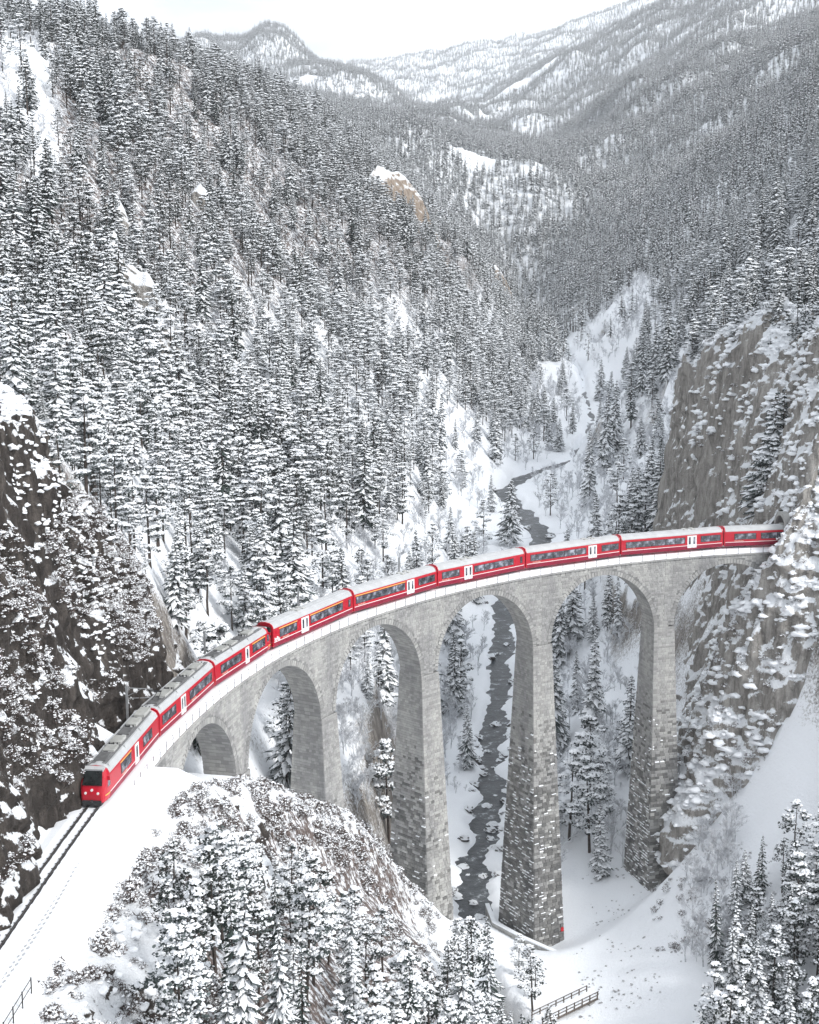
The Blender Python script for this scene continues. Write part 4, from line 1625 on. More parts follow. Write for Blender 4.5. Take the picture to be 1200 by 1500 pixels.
# ------------------------------------------------------------------ trees: where they stand
def vis_px(x, y, z, h):
    """projected height in photo pixels and whether the open ground leaves the crown in sight"""
    p = np.stack([x, y, z + h * .6], -1) - CP
    dep = p @ FW
    u = 600 + F_PX * (p @ RR) / dep
    v = 750 - F_PX * (p @ UU) / dep
    inside = (u > -10) & (u < 1210) & (v > -10) & (v < 1510)
    ok = inside.copy()
    for t in np.linspace(.25, .97, 26):
        q = CP + p * t
        ok &= gz(q[:, 0], q[:, 1]) < q[:, 2] + 1.0
    return F_PX * h / dep, ok, u, v


CLEAR = []                                   # open snow: (x, y, radius)


def clear_px(u, v, y, r):
    p = P(u, v, y)
    CLEAR.append((p[0], p[1], r))


for a in [(440, 800, 310, 7), (440, 850, 295, 7), (285, 930, 208, 2.6), (288, 980, 200, 2.2), (700, 750, 520, 12), (670, 720, 530, 10), (650, 690, 540, 7), (570, 950, 250, 6),
          (560, 1000, 245, 5), (745, 320, 1480, 26), (725, 345, 1480, 24), (765, 300, 1520, 22), (830, 322, 1250, 20), (815, 332, 1250, 16), (690, 245, 1900, 45),
          (1150, 190, 720, 16), (1160, 215, 700, 17), (1150, 240, 690, 12), (1038, 235, 900, 11), (1090, 205, 850, 11), (880, 530, 1000, 10), (830, 470, 1150, 14),
          (900, 560, 930, 10), (860, 510, 1060, 10), (915, 580, 800, 9), (0, 45, 560, 14), (40, 55, 555, 12), (80, 80, 545, 9), (0, 125, 520, 14), (40, 150, 515, 9), (0, 170, 500, 12),
          (700, 130, 4450, 150), (760, 115, 4400, 120), (680, 140, 4500, 100), (760, 160, 3600, 70), (740, 160, 3700, 70), (600, 262, 900, 14), (570, 245, 880, 16), (640, 268, 960, 14)]:
    clear_px(*a)
for yy_ in (520, 545, 570, 595, 620, 640, 660, 680):
    CLEAR.append((river_x(yy_) - 2, yy_ - 8, 9.5))
CLEAR = np.array(CLEAR + OUTC)


def scatter(y0, y1, cell, seed):
    r = np.random.default_rng(seed)
    ys = np.arange(y0, y1, cell)
    X, Y = [], []
    for yy in ys:
        half = .345 * yy + 45
        xs = np.arange(-half, half, cell)
        X.append(xs + r.uniform(-.5, .5, len(xs)) * cell)
        Y.append(yy + r.uniform(-.5, .5, len(xs)) * cell)
    return np.concatenate(X), np.concatenate(Y), r


def masks(x, y):
    s, lat = inv_track(x, y)
    keep = np.ones(len(x), bool)
    keep &= ~((s > -60) & (s < 152) & (lat > -5.2) & (lat < 9.5))
    keep &= ~((lat > -6) & (lat < 8) & (s <= 0))
    front = (s > -90) & (s < 150) & (lat >= 0) & (lat < 120) & (y < 262)
    keep &= ~front                                                    # slopes before the viaduct are planted by hand below
    d = np.abs(x - river_x(y))
    keep &= (d > 6.5 + 2.5 * (1 - smooth(300, 700, y))) | (y > 1150)
    for cx_, cy0, cr in CLEAR:
        keep &= np.hypot(x - cx_, (y - cy0) * .55) > cr
    keep &= ~((y < 232) & (x > 0))
    keep &= ~((x > 44) & (x < 67) & (y > 228) & (y < 350))            # rock face
    keep &= ~((x > 44) & (x < 88) & (y > 215) & (y < 262))
    keep &= ~((x < -29) & (x > -36) & (y < 185))
    keep &= gslope(x, y) < np.where((x < -30) & (y < 330), 6, 4.5)
    return keep, d


ALL = []                                     # rows x, y, z, height, kind(0 spruce 1 pine 2 bare), dist-to-river
for (y0, y1, cell, seed) in ((150, 420, 5.3, 1), (420, 900, 6.8, 2), (900, 1700, 7.0, 3), (1700, 3000, 7.0, 4), (3000, 5200, 9.2, 5), (5200, 7900, 15, 6)):
    x, y, r = scatter(y0, y1, cell, seed)
    k, d = masks(x, y)
    clump = fbm(x / 26, y / 26, 0, 3, 51)
    k &= clump > -1.25 + .5 * r.random(len(x))
    x, y, d, clump = x[k], y[k], d[k], clump[k]
    z = gz(x, y)
    leftside = x < river_x(y)
    pr_pine = np.where(leftside, .78 - .5 * (1 - smooth(10, 45, d)), .34)
    pr_pine = np.where(y > 1200, .2, pr_pine)
    kind = np.where(r.random(len(x)) < pr_pine, 1, 0)
    lowland = (d < 36 + 12 * clump) & (y < 1000)
    kind = np.where(lowland & (r.random(len(x)) < .82), 2, kind)
    fl = (x > river_x(y)) & (y > 370) & (y < 1150) & (d < 85) & (z < river_z(y) + 62)
    kind = np.where(fl & (r.random(len(x)) < .84), 2, kind)
    kind = np.where((r.random(len(x)) < .05) & (y < 1200), 2, kind)
    kind = np.where((x < -85) & (y > 430) & (y < 620) & (x < -.235 * y) & (r.random(len(x)) < .8), 2, kind)
    h = np.where(kind == 0, r.uniform(12, 27, len(x)), np.where(kind == 1, r.uniform(11, 20, len(x)), r.uniform(5, 12, len(x))))
    h *= 1 + .12 * clump
    h = np.where((y < 270) & (x < -28), np.minimum(h, 13), h)
    keep = ~((kind == 2) & (y > 1300))
    # thin the open floor
    keep &= ~((kind == 2) & (d < 22) & (r.random(len(x)) < .25))
    ALL.append(np.stack([x, y, z, h, kind, d], -1)[keep])
ALL = np.concatenate(ALL)


def drop(u, v):                              # where the sight line through a photo point meets the ground
    d = FW + RR * (u - 600) / F_PX - UU * (v - 750) / F_PX
    t = np.arange(60, 700, .5)
    q = CP + d[None] * t[:, None] / d[1]
    below = gz(q[:, 0], q[:, 1]) > q[:, 2]
    if not below.any(): return None
    p = q[below.argmax()]
    return np.array([p[0], p[1], float(gz(p[0], p[1]))])


HAND = []
# wooded slope below the shelf
r = random.Random(5)
tries = 0
lim_u = [230, 300, 340, 420, 500, 580, 640, 665, 690, 740, 780, 800, 830]
lim_v = [1240, 1190, 1180, 1215, 1270, 1330, 1385, 1330, 1300, 1330, 1350, 1420, 1480]
while len(HAND) < 105 and tries < 4000:
    tries += 1
    u, v = r.uniform(250, 820), r.uniform(1280, 1760)
    p = drop(u, v)
    if p is None or p[1] > 208 or p[1] < 60: continue
    s_, lat_ = inv_track(p[0], p[1])
    if lat_ < 9.5: continue
    if abs(p[0] - river_x(p[1])) < 5.5: continue
    kind = 1 if r.random() < (.55 if u < 520 else .4) else 0
    h = r.uniform(7, 14) if kind == 1 else r.uniform(9, 18)
    tu, tv = proj((p[0], p[1], p[2] + h))
    if tv < np.interp(tu, lim_u, lim_v) + r.uniform(0, 50): continue
    if any(math.hypot(p[0] - q[0], p[1] - q[1]) < 3.6 for q in HAND): continue
    HAND.append((p[0], p[1], p[2], h, kind, 0))
# clump on the snow slope below the tunnel
n0 = len(HAND)
tries = 0
while len(HAND) - n0 < 60 and tries < 3000:
    tries += 1
    u, v = r.uniform(1040, 1270), r.uniform(1270, 1640)
    p = drop(u, v)
    if p is None or p[1] > 236: continue
    h = r.uniform(9, 17)
    kind = 1 if r.random() < .5 else 0
    tu, tv = proj((p[0], p[1], p[2] + h))
    if tv < np.interp(tu, [1040, 1070, 1100, 1200], [1330, 1200, 1140, 1110]) + r.uniform(0, 60): continue
    if any(math.hypot(p[0] - q[0], p[1] - q[1]) < 2.6 for q in HAND): continue
    HAND.append((p[0], p[1], p[2], h, kind, 0))
# trees that stand out: slender spruces by the stream, frosted trees between the piers
for (u, v, y, h, kind) in [(685, 1095, 300, 15, 0), (862, 770, 560, 33, 0), (885, 745, 590, 36, 0), (898, 740, 600, 34, 0), (955, 700, 590, 32, 0), (975, 700, 560, 28, 0), (938, 690, 620, 27, 0),
                           (905, 1090, 280, 9, 2), (880, 1130, 275, 10, 2), (860, 1010, 320, 12, 2), (850, 1060, 300, 9, 2), (830, 950, 350, 11, 2), (890, 960, 330, 12, 2), (920, 1000, 300, 10, 2),
                           (845, 1020, 310, 15, 0), (905, 935, 330, 16, 0), (890, 920, 345, 17, 0), (920, 930, 335, 15, 0), (700, 985, 370, 12, 2), (670, 1000, 360, 10, 2), (660, 1060, 320, 11, 2), (690, 1040, 330, 9, 2),
                           (675, 940, 380, 12, 2), (820, 1240, 265, 7, 2), (885, 1190, 265, 8, 2), (900, 1165, 268, 9, 2), (535, 1050, 255, 9, 1), (515, 1090, 248, 8, 1), (555, 1070, 255, 8, 1), (540, 1130, 245, 8, 0),
                           (520, 1010, 262, 9, 0), (420, 1010, 235, 11, 0), (400, 1030, 230, 10, 1), (385, 1060, 226, 9, 1), (505, 1180, 225, 8, 2), (540, 1200, 228, 7, 2), (410, 1080, 224, 7, 2)]:
    q = P(u, v, y)
    HAND.append((q[0], q[1], float(gz(q[0], q[1])), h, kind, 0))
rt = random.Random(21)
for _ in range(520):
    u, v = rt.choice([(rt.uniform(800, 935), rt.uniform(870, 1230)), (rt.uniform(645, 735), rt.uniform(890, 1170)), (rt.uniform(1000, 1080), rt.uniform(1150, 1420)), (rt.uniform(500, 590), rt.uniform(960, 1180)), (rt.uniform(660, 960), rt.uniform(560, 760))])
    p = drop(u, v)
    if p is None or abs(p[0] - river_x(p[1])) < 5: continue
    sl = inv_track(np.array([p[0]]), np.array([p[1]]))
    if abs(float(sl[1][0])) < 8 and p[1] < 260: continue
    HAND.append((p[0], p[1], p[2], rt.uniform(1.8, 7.5) * (1.5 if v < 800 else 1), 2, 0))
for (CV, zmin, n, cond) in ((RV, 26, 190, lambda p: p[1] < 420 and p[0] > 55), (LV, 4, 130, lambda p: p[1] > 105)):   # along the tops of the two rock walls
    m_ = 0
    col_n = {id(RV): len(RV), id(LV): len(LV)}
    zz_ = CV[:, 2]
    nu = NU[id(CV)]
    nv = len(CV) // nu
    while m_ < n:
        i, j = rt.randrange(nu), rt.randrange(int(nv * .90), nv)
        p = CV[j * nu + i]
        m_ += 1
        if p[2] < zmin or not cond(p): continue
        back_ = rt.uniform(0, 7)
        q = (p[0] + (back_ if CV is RV else -back_), p[1] + (back_ * .4 if CV is RV else 0))
        zq = max(float(gz(*q)), float(p[2]) - .6)
        kind = 1 if rt.random() < .6 else 0
        HAND.append((q[0], q[1], zq, rt.uniform(6, 14) if CV is RV else rt.uniform(3.5, 8), kind, 0))
HAND = np.array(HAND)
TR = np.concatenate([HAND, ALL])
TR[:, 2] -= .15
px_h, seen, tu_, tv_ = vis_px(TR[:, 0], TR[:, 1], TR[:, 2], TR[:, 3])
is_hand = np.arange(len(TR)) < len(HAND)


def zone(i):
    x, y = TR[i, 0], TR[i, 1]
    s, lat = inv_track(np.array([x]), np.array([y]))
    if is_hand[i] and y < 209 and x < 25: return 'on the slope below the railway shelf'
    if is_hand[i] and y < 245 and x > 35: return 'on the snow slope below the tunnel'
    if abs(x - river_x(y)) < 32 and y < 1000:
        return 'by the stream close behind the viaduct' if y < 400 else 'by the stream far beyond the viaduct'
    if x < river_x(y):
        if TR[i, 2] > 95: return 'near the ridge top above the railcars'
        if y < 300: return 'close behind the dark rock spur'
        if TR[i, 2] > 40: return 'halfway up the ridge above the railcars'
        return 'on the lower hillside behind the railcars'
    if y < 420: return 'on top of the tunnel cliff'
    if TR[i, 2] > 90: return 'high above the tunnel cliff'
    return 'on the slope behind the tunnel cliff'


KN = [('spruce_tree', 'spruce', 'pointed spruce', SPR, 20.0, 290), ('pine_tree', 'pine', 'round crowned pine', PIN, 16.0, 280),
      ('bare_tree', 'tree', 'leafless frosted tree', BAR, 9.0, 290)]
solo = np.zeros(len(TR), bool)
_pv = np.random.default_rng(77)
_low = np.clip(1.15 - np.abs(TR[:, 0] - river_x(TR[:, 1])) / 95 - np.maximum(TR[:, 2], 0) / 160, .12, .92)
_low = np.where(TR[:, 0] > river_x(TR[:, 1]), np.maximum(_low, .8), _low)
_low = np.where(TR[:, 2] < 35, np.maximum(_low, .72), _low)
_low = np.where(is_hand & (TR[:, 1] < 209), .45, _low)
VAR = np.where(_pv.random(len(TR)) < _low, _pv.choice([2, 4, 5, 1], len(TR)), _pv.choice([0, 3, 1, 0, 5], len(TR)))


def pick_var(i):
    return int(VAR[i])


for kd, (nm, cat, lab, meshes, H0, cap) in enumerate(KN):
    cand = np.where((TR[:, 4] == kd) & seen)[0]
    cand = cand[np.argsort(-px_h[cand])][:cap]
    for i in cand:
        solo[i] = True
        c = int(i * 7 + kd) % len(meshes)
        if kd < 2: c = pick_var(i)
        sc = TR[i, 3] / H0
        e = link(nm, None, loc=TR[i, :3])
        e.rotation_euler = (random.uniform(-.05, .05), random.uniform(-.05, .05), random.uniform(0, 6.28))
        slim = .78 if (is_hand[i] and kd == 0) else 1.0
        e.scale = (sc * slim * random.uniform(.85, 1.15), sc * slim * random.uniform(.85, 1.15), sc)
        zn = zone(i)
        hv = TR[i, 3]
        size = ('short', 'middling', 'tall', 'towering')[int(np.searchsorted([9.5, 14, 19], hv))]
        look = (('thinly snowed', 'snowy', 'thickly snowed', 'thinly snowed slim', 'white laden', 'snowy broad')[c] + ' ') if kd < 2 else ('many limbed ', 'wide ', 'slender ', 'bushy ')[c]
        tag(e, size + ' ' + look + lab + ' ' + zn, cat, size + ' ' + look + nm.replace('_', ' ') + 's ' + zn)
        link('trunk', meshes[c][1], e)
        link('crown', meshes[c][0], e)


def gn_scatter(name, pts, scl, rot, idx, objs, label, cat, kind='stuff', normal=None):
    me = bpy.data.meshes.new(name)
    me.vertices.add(len(pts))
    me.vertices.foreach_set('co', np.asarray(pts, np.float32).ravel())
    for nm, ty, data in (('scl', 'FLOAT', scl), ('rot', 'FLOAT', rot), ('idx', 'INT', idx)):
        at = me.attributes.new(nm, ty, 'POINT')
        at.data.foreach_set('value', np.asarray(data, np.float32 if ty == 'FLOAT' else np.int32))
    o = link(name, me)
    tag(o, label, cat, kind=kind)
    g = bpy.data.node_groups.new(name, 'GeometryNodeTree')
    g.interface.new_socket('Geometry', in_out='INPUT', socket_type='NodeSocketGeometry')
    g.interface.new_socket('Geometry', in_out='OUTPUT', socket_type='NodeSocketGeometry')
    n, l = g.nodes, g.links
    gi, go = n.new('NodeGroupInput'), n.new('NodeGroupOutput')
    ip = n.new('GeometryNodeInstanceOnPoints')
    ip.inputs['Pick Instance'].default_value = True
    jn = n.new('GeometryNodeJoinGeometry')
    for parts in reversed(objs):
        j2 = n.new('GeometryNodeJoinGeometry')
        for ob in parts:
            oi = n.new('GeometryNodeObjectInfo')
            oi.transform_space = 'ORIGINAL'
            oi.inputs['Object'].default_value = ob
            l.new(oi.outputs['Geometry'], j2.inputs[0])
        gi2 = n.new('GeometryNodeGeometryToInstance')
        l.new(j2.outputs[0], gi2.inputs[0])
        l.new(gi2.outputs[0], jn.inputs[0])

    def attr(nm, ty):
        a = n.new('GeometryNodeInputNamedAttribute')
        a.data_type = ty
        a.inputs['Name'].default_value = nm
        return a.outputs['Attribute']
    cx_ = n.new('ShaderNodeCombineXYZ')
    l.new(attr('rot', 'FLOAT'), cx_.inputs['Z'])
    l.new(gi.outputs[0], ip.inputs['Points'])
    l.new(jn.outputs[0], ip.inputs['Instance'])
    l.new(attr('idx', 'INT'), ip.inputs['Instance Index'])
    l.new(cx_.outputs[0], ip.inputs['Rotation'])
    l.new(attr('scl', 'FLOAT'), ip.inputs['Scale'])
    l.new(ip.outputs[0], go.inputs[0])
    md = o.modifiers.new('scatter', 'NODES')
    md.node_group = g
    return o


SRC = []                                      # data sources for the scattered masses, never linked to the scene


def src_objs(meshes):
    o = []
    for cm, tm in meshes:
        a, b = bpy.data.objects.new('crown_source', cm), bpy.data.objects.new('trunk_source', tm)
        SRC.extend((a, b))
        o.append((a, b))
    return o


def mass(name, sel, meshes, H0, label, cat='forest'):
    t = TR[sel]
    if len(t) == 0: return
    r = np.random.default_rng(len(t))
    gn_scatter(name, t[:, :3], t[:, 3] / H0, r.uniform(0, 6.28, len(t)), (VAR[sel] if len(meshes) == 6 else r.integers(0, len(meshes), len(t))), src_objs(meshes), label, cat)


rest = ~solo
yv = TR[:, 1]
mass('spruce_forest', rest & (TR[:, 4] == 0) & (yv < 1000), SPR, 20, 'mass of snowy spruces covering the nearer valley sides')
mass('pine_forest', rest & (TR[:, 4] == 1) & (yv < 1000), PIN, 16, 'mass of snowy pines covering the nearer valley sides')
mass('bare_wood', rest & (TR[:, 4] == 2), BAR, 9, 'frosted leafless wood on the valley floor')
mass('far_spruce_forest', rest & (TR[:, 4] == 0) & (yv >= 1000), SPR_L, 20, 'far spruce forest whitened by snow on the mountainsides')
mass('far_pine_forest', rest & (TR[:, 4] == 1) & (yv >= 1000), PIN_L, 16, 'far pine forest whitened by snow on the mountainsides')

# ------------------------------------------------------------------ shrubs on rock and slope
SHR = [mk_mesh('shrub', *(lambda q: (q[0].tolist(), q[1]))(sh), [M['brush'], M['tree_snow']], sh[2]) for sh in [shrub_shape(200 + i) for i in range(4)]]
SHR += [mk_mesh('scrub', *(lambda q: (q[0].tolist(), q[1]))(sh), [M['brush'], M['tree_snow']], sh[2]) for sh in [shrub_shape(230 + i, n=150, snow=15) for i in range(4)]]
SHO = []
for me in SHR:
    a = bpy.data.objects.new('shrub_source', me)
    SRC.append(a)
    SHO.append((a,))


def on_faces(V, Q, n, seed, cond):
    r = np.random.default_rng(seed)
    c = V[Q].mean(1)
    nrm = np.cross(V[Q[:, 2]] - V[Q[:, 0]], V[Q[:, 3]] - V[Q[:, 1]])
    area = np.linalg.norm(nrm, axis=1)
    nz_ = nrm[:, 2] / np.maximum(area, 1e-6)
    ok = cond(c, np.abs(nz_))
    pr = area * ok
    i = r.choice(len(Q), n, p=pr / pr.sum())
    return c[i], r


c1, r1 = on_faces(LV, LQ, 11000, 3, lambda c, nz_: (.2 + nz_) * (noise3(c[:, 0] * .08, c[:, 1] * .08, c[:, 2] * .10, 77) > -.35) * (c[:, 2] > 3 + 5 * noise3(c[:, 0] * .1, c[:, 1] * .1, 0, 79)))
c2, r2 = on_faces(RV, RQ, 1500, 4, lambda c, nz_: (.03 + nz_) * (noise3(c[:, 0] * .07, c[:, 1] * .07, c[:, 2] * .05, 78) > .05))
gs = []
r = random.Random(9)
for _ in range(9000):
    if len(gs) > 3000: break
    u, v = r.choice([(r.uniform(-20, 420), r.uniform(1150, 1600)), (r.uniform(330, 660), r.uniform(1140, 1400)), (r.uniform(950, 1220), r.uniform(1050, 1400))])
    p = drop(u, v)
    if p is None: continue
    s_, lat_ = inv_track(p[0], p[1])
    if s_ < 3 and lat_ < 6.3 and lat_ > -4: continue
    if abs(lat_) < 4.5 and s_ < 150: continue
    if u > 940 and r.random() < .8: continue
    if 330 < u < 560 and v > 1300 and r.random() < .6: continue
    if p[1] > 245: continue
    if v < np.interp(u, [200, 300, 345, 420, 640], [1125, 1115, 1110, 1120, 1290]): continue
    gs.append(p)
c4, r4 = on_faces(BV, BQ, 1300, 6, lambda c, nz_: (.3 + nz_) * (c[:, 2] < -1.6))
tf = []
for _ in range(900):
    p = drop(r.uniform(840, 1130), r.uniform(1240, 1520))
    if p is not None and p[1] < 245 and abs(p[0] - river_x(p[1])) > 6 and fbm(p[0] / 7, p[1] / 7, 0, 2, 61) > -.1: tf.append(p)
c3 = np.concatenate([np.array(gs), c4])
c3 = c3[fbm(c3[:, 0] / 5.5, c3[:, 1] / 5.5, c3[:, 2] / 5.5, 3, 64) > -.12]
tf = np.array(tf)
allp = np.concatenate([c1, c2, c3, tf])
scl = np.concatenate([r1.uniform(.25, .85, len(c1)), r1.uniform(.3, .9, len(c2)), r1.uniform(.3, 1.0, len(c3)), r1.uniform(.08, .28, len(tf))])
gn_scatter('shrubbery', allp, scl, r1.uniform(0, 6.28, len(allp)), np.concatenate([r1.integers(0, 6, len(c1)), r1.integers(0, 4, len(c2)), r1.integers(1, 8, len(c3)), r1.integers(4, 8, len(tf))]), SHO, 'brown brushwood with clots of snow clinging to the rock and slopes', 'shrubs')
def pillow(seed):
    r = random.Random(seed)
    V, F = [(r.uniform(-.25, .25), r.uniform(-.25, .25), r.uniform(.3, .55))], []
    n_ = 10
    el = r.uniform(.75, 1.45)
    for k_, (rr, zz) in enumerate(((.45, .48), (.85, .22), (1.0, -.12), (.8, -.4))):
        for j in range(n_):
            a_ = 6.283 * j / n_ + k_ * .3
            q = rr * (1 + .45 * float(noise3(math.cos(a_) * 1.6 + seed, math.sin(a_) * 1.6, k_ * .5, 3))) * r.uniform(.75, 1.25)
            V.append((q * math.cos(a_) * el, q * math.sin(a_) / el, zz * .8 + .25 * float(noise3(math.cos(a_) * 2 + seed, math.sin(a_) * 2, k_, 4)) + r.uniform(-.1, .1)))
    for j in range(n_):
        F.append((0, 1 + j, 1 + (j + 1) % n_))
        for k_ in range(3):
            F.append((1 + k_ * n_ + j, 1 + (k_ + 1) * n_ + j, 1 + (k_ + 1) * n_ + (j + 1) % n_, 1 + k_ * n_ + (j + 1) % n_))
    return mk_mesh('snow_pillow', V, F, M['tree_snow'], smooth_=True)


PIL = []
for i in range(8):
    a = bpy.data.objects.new('pillow_source', pillow(300 + i))
    SRC.append(a)
    PIL.append((a,))
d1, q1 = on_faces(RV, RQ, 6500, 14, lambda c, nz_: (.04 + nz_ ** 2) * (fbm(c[:, 0] * .06, c[:, 1] * .06, c[:, 2] * .04, 3, 88) + .7 * fbm(c[:, 0] * .25, c[:, 1] * .25, c[:, 2] * .18, 2, 90) + (300 - c[:, 1]) / 110 > .15))
d2, q2 = on_faces(LV, LQ, 5200, 15, lambda c, nz_: (.08 + nz_) * (fbm(c[:, 0] * .07, c[:, 1] * .07, c[:, 2] * .07, 3, 89) > -.1) * (c[:, 2] > 6))
d3, q3 = on_faces(BV, BQ, 420, 16, lambda c, nz_: (.2 + nz_) * (c[:, 2] < -2.5))
dp = np.concatenate([d1, d2, d3])
gn_scatter('snow_pillows', dp, np.concatenate([q1.uniform(.15, 1.0, len(d1)) ** 1.5 + .12, q1.uniform(.12, .5, len(d2)), q1.uniform(.2, .7, len(d3))]), q1.uniform(0, 6.28, len(dp)), q1.integers(0, 8, len(dp)), PIL,
           'soft pillows of snow resting on the ledges of the rock walls', 'snow')
print('trees', len(TR), 'solo', solo.sum(), 'shrubs', len(allp), 'hand', len(HAND))

# ------------------------------------------------------------------ small things in the gorge
def lump(seed, sx, sy, sz, n=9):
    r = random.Random(seed)
    V, F = [], []
    of = [r.uniform(0, 50) for _ in range(3)]
    for i in range(n + 1):
        th = math.pi * i / n
        for j in range(2 * n):
            ph = math.pi * j / n
            d = np.array([math.sin(th) * math.cos(ph), math.sin(th) * math.sin(ph), math.cos(th)])
            k = 1 + .38 * float(fbm(d[0] * 1.4 + of[0], d[1] * 1.4 + of[1], d[2] * 1.4 + of[2], 3, 5))
            V.append((d[0] * sx * k, d[1] * sy * k, d[2] * sz * k))
    for i in range(n):
        for j in range(2 * n):
            a_, b_ = i * 2 * n + j, i * 2 * n + (j + 1) % (2 * n)
            F.append((a_, b_, b_ + 2 * n, a_ + 2 * n))
    return V, F


BM = [mk_mesh('boulder', *lump(500 + i, 1, .8, .6), M['boulder']) for i in range(5)]
rb = random.Random(33)
for i in range(64):
    near = i < 44
    yy = rb.uniform(232, 330) if near else rb.uniform(330, 640)
    xx = river_x(yy) + rb.choice((-1, 1)) * rb.uniform(.3, 4.6 if near else 6.5)
    sz = rb.uniform(.45, 1.5) if near else rb.uniform(.9, 2.2)
    zb_ = max(float(gz(xx, yy)), float(river_z(yy)) - .2) + .12 * sz
    o = link('boulder', BM[i % 5], loc=(xx, yy, zb_), rz=rb.uniform(0, 6.28))
    o.scale = (sz, sz * rb.uniform(.8, 1.2), sz * rb.uniform(.7, 1.0))
    cls = 'small' if sz < .8 else ('large' if sz > 1.3 else 'middling')
    wh = 'between the two tallest piers' if yy < 275 else ('below the viaduct arch' if yy < 330 else 'far upstream of the viaduct')
    tag(o, cls + ' snow capped boulder in the stream ' + wh, 'boulder', cls + ' boulders in the stream ' + wh)

# river wall at the foot of the pier in the stream
wall = link('river_wall', None, loc=(14, 229, -63))
tag(wall, 'low stone river wall with snow on top at the tallest pier foot', 'wall')
wp = [(13.6, 236), (14.4, 229.0), (18.8, 223.4), (24.5, 217.5)]
st_, sn_ = MB(), MB()
for (xa, ya), (xb, yb) in zip(wp, wp[1:]):
    L_ = math.hypot(xb - xa, yb - ya)
    n_ = int(L_ / .7)
    dx_, dy_ = (xb - xa) / L_, (yb - ya) / L_
    nx2, ny2 = -dy_ * .3, dx_ * .3
    for i in range(n_):
        a_, b_ = i / n_, (i + 1) / n_ - .03 / L_
        pa, pb = (xa + (xb - xa) * a_, ya + (yb - ya) * a_), (xa + (xb - xa) * b_, ya + (yb - ya) * b_)
        for row in range(6):
            z0_, z1_ = -65.0 + row * .62, -65.0 + row * .62 + .58
            j_ = rb.uniform(.9, 1.15)
            q = [(p_[0] + sg * nx2 * j_, p_[1] + sg * ny2 * j_, zz) for zz in (z0_, z1_) for p_ in (pa, pb) for sg in (1, -1)]
            st_.add(q, [(0, 1, 3, 2), (4, 6, 7, 5), (0, 2, 6, 4), (1, 5, 7, 3), (0, 4, 5, 1), (2, 3, 7, 6)])
    q = [(xx + sg * nx2 * 1.2, yy + sg * ny2 * 1.2, zz) for zz in (-61.34, -61.12) for (xx, yy) in ((xa, ya), (xb, yb)) for sg in (1, -1)]
    sn_.add(q, [(0, 1, 3, 2), (4, 6, 7, 5), (0, 2, 6, 4), (1, 5, 7, 3), (0, 4, 5, 1), (2, 3, 7, 6)])
o = shift(st_, (14, 229, -63)).build('masonry', [M['stone']], wall)
o['kind'] = 'stuff'
shift(sn_, (14, 229, -63)).build('snow_cap', [M['snow']], wall)

# timber footbridge at the bottom of the gorge
fb0 = drop(828, 1486) + np.array([0, 0, .9])
fb = link('footbridge', None, loc=fb0, rz=math.radians(40))
tag(fb, 'snow covered timber footbridge with plank railings near the stream', 'footbridge')
mb = MB(); mb.box(-6, 6, -1.15, 1.15, -.25, 0); mb.build('deck', [M['timber']], fb)
mb = MB(); mb.box(-6, 6, -1.0, 1.0, .004, .2); mb.build('snow_cover', [M['snow']], fb)
for sg in (1, -1):
    for xx in np.arange(-5.9, 6.1, 1.68):
        mb = MB(); mb.box(xx - .07, xx + .07, sg * 1.1 - .07, sg * 1.1 + .07, -.3, 1.1); mb.build('post', [M['timber']], fb)
    for zz in (.5, 1.0):
        mb = MB(); mb.box(-6, 6, sg * 1.18 - .035, sg * 1.18 + .035, zz, zz + .12); mb.build('handrail', [M['timber']], fb)
mb = MB(); mb.box(-5.0, -4.0, -1.3, 1.3, -4, -.26); mb.box(4.0, 5.0, -1.3, 1.3, -4, -.26); o = mb.build('abutment', [M['stone']], fb)

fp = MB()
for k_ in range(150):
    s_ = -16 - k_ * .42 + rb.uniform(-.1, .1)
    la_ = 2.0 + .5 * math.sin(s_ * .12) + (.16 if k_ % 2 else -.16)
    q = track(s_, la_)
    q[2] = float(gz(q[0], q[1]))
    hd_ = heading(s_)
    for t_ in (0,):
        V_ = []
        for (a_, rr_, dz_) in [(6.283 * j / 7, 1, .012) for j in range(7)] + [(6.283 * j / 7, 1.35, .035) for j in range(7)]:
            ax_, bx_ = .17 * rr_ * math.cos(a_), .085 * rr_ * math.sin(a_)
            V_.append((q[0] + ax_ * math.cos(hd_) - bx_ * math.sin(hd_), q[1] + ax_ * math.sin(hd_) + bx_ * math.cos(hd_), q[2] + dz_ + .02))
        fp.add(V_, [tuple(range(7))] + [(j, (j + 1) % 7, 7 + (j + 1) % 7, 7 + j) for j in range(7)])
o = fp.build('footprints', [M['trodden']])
tag(o, 'line of trodden footprints in the snow beside the track', 'footprints', kind='stuff')
# red marker on the pier, fence by the shelf, huts
mk = P(824, 1362, 225.9)
mb = MB()
mb.add([(mk[0] - .25, mk[1], mk[2] - .3), (mk[0] + .25, mk[1] + .1, mk[2] - .3), (mk[0] + .25, mk[1] + .1, mk[2] + .3), (mk[0], mk[1] + .05, mk[2] + .5), (mk[0] - .25, mk[1], mk[2] + .3),
        (mk[0] - .25, mk[1] + .1, mk[2] - .3), (mk[0] + .25, mk[1] + .2, mk[2] - .3), (mk[0] + .25, mk[1] + .2, mk[2] + .3), (mk[0], mk[1] + .15, mk[2] + .5), (mk[0] - .25, mk[1] + .1, mk[2] + .3)],
       [(0, 1, 2, 3, 4), (9, 8, 7, 6, 5), (0, 5, 6, 1), (1, 6, 7, 2), (2, 7, 8, 3), (3, 8, 9, 4), (4, 9, 5, 0)])
o = mb.build('marker_plate', [M['marker']])
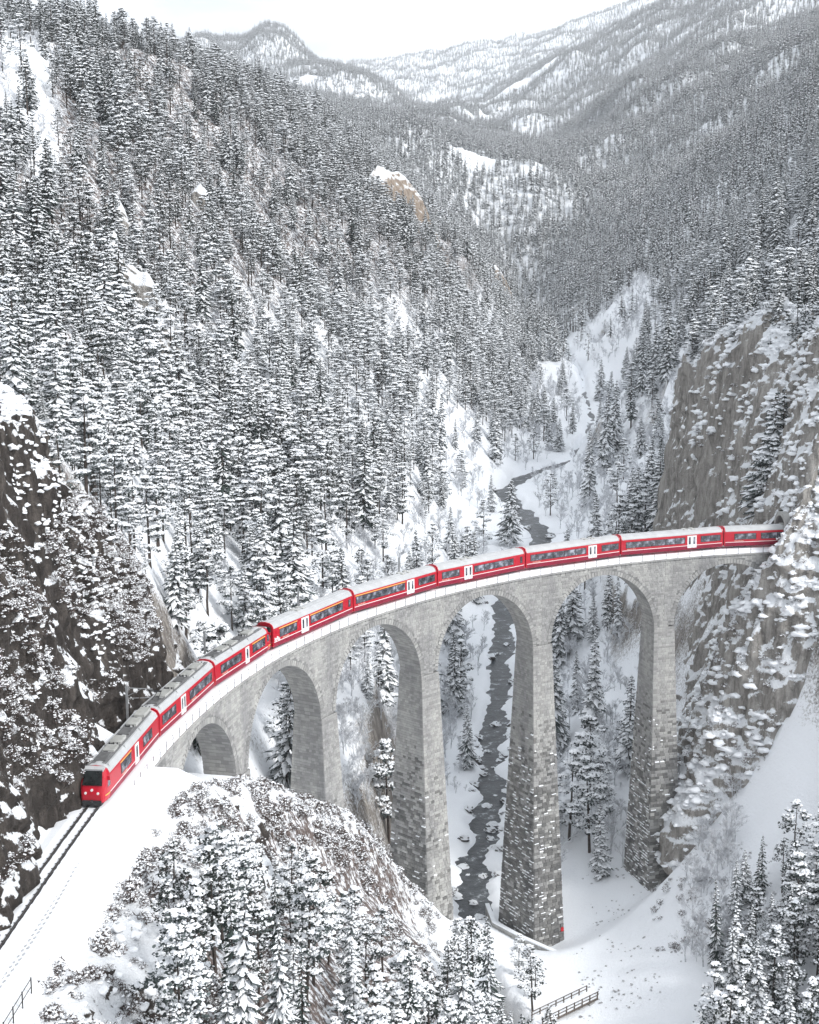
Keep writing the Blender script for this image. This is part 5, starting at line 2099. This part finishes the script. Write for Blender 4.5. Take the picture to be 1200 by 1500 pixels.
tag(o, 'small red plate low on the tallest pier', 'sign')
fe = link('fence', None, loc=track(-44, 5.0, .5))
tag(fe, 'short dark steel fence at the edge of the snowy shelf', 'fence')
fo = track(-44, 5.0, .5)
for s_ in np.arange(-62, -47, 2.0):
    mb = MB(); q = track(s_, 5.0, .5); mb.bar(q, q + np.array([0, 0, 1.3]), .05); shift(mb, fo).build('post', [M['rail']], fe)
for zz in (.6, 1.2):
    mb = MB(); mb.bar(track(-62, 5.0, .5 + zz), track(-48, 5.0, .5 + zz), .035); shift(mb, fo).build('rail', [M['rail']], fe)


def hut(u, v, y, w_, d_, h_, label, rz):
    p = P(u, v, y)
    zb_ = float(gz(p[0], p[1]))
    e = link('hut', None, loc=(p[0], p[1], zb_), rz=rz)
    tag(e, label, 'hut')
    mb = MB()
    mb.box(-w_ / 2, w_ / 2, -d_ / 2, d_ / 2, -2, h_)
    mb.add([(-w_ / 2, -d_ / 2, h_), (-w_ / 2, d_ / 2, h_), (-w_ / 2, 0, h_ * 1.6), (w_ / 2, -d_ / 2, h_), (w_ / 2, d_ / 2, h_), (w_ / 2, 0, h_ * 1.6)], [(0, 1, 2), (3, 5, 4)])
    mb.build('wall', [M['timber']], e)
    for sg in (1, -1):
        mb = MB()
        a_, b_ = (0, h_ * 1.62), (sg * (d_ / 2 + .6), h_ * .86)
        q = [(xx, yy, zz + t_) for t_ in (0, .5) for xx in (-w_ / 2 - .6, w_ / 2 + .6) for (yy, zz) in (a_, b_)]
        mb.add(q, [(0, 1, 3, 2), (4, 6, 7, 5), (0, 2, 6, 4), (1, 5, 7, 3), (0, 4, 5, 1), (2, 3, 7, 6)])
        mb.build('snowy_roof', [M['snow']], e)
    mb = MB(); mb.box(-.5, .5, -d_ / 2 - .06, -d_ / 2 + .02, 0, 2.0); mb.build('door', [M['bark']], e)
    for xx in (-w_ / 3, w_ / 3):
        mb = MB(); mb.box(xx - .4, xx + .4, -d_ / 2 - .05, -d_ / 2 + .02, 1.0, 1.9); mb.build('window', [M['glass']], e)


hut(1158, 250, 690, 7, 5, 3.0, 'small timber hut on the open snow patch above the tunnel cliff', .5)
hut(757, 108, 4380, 16, 12, 7.0, 'lone farmhouse at the edge of the far white meadow', .2)

# ------------------------------------------------------------------ haze in the valley air
def haze_mat():
    m = bpy.data.materials.new('haze')
    m.use_nodes = True
    n, l = m.node_tree.nodes, m.node_tree.links
    n.clear()
    o = n.new('ShaderNodeOutputMaterial')
    v = n.new('ShaderNodeVolumePrincipled')
    v.inputs['Color'].default_value = (0.96, 0.975, 1.0, 1)
    v.inputs['Density'].default_value = HAZE
    v.inputs['Anisotropy'].default_value = 0.2
    l.new(v.outputs[0], o.inputs['Volume'])
    return m


HAZE = 0.000062
mb = MB()
mb.box(-6800, 6800, -500, 12500, float(GZ.min()) - 2, max(float(GZ.max()), 60) + 40)
hz = mb.build('haze', [haze_mat()])
tag(hz, 'thin pale winter haze filling the valley air', 'haze', kind='stuff')
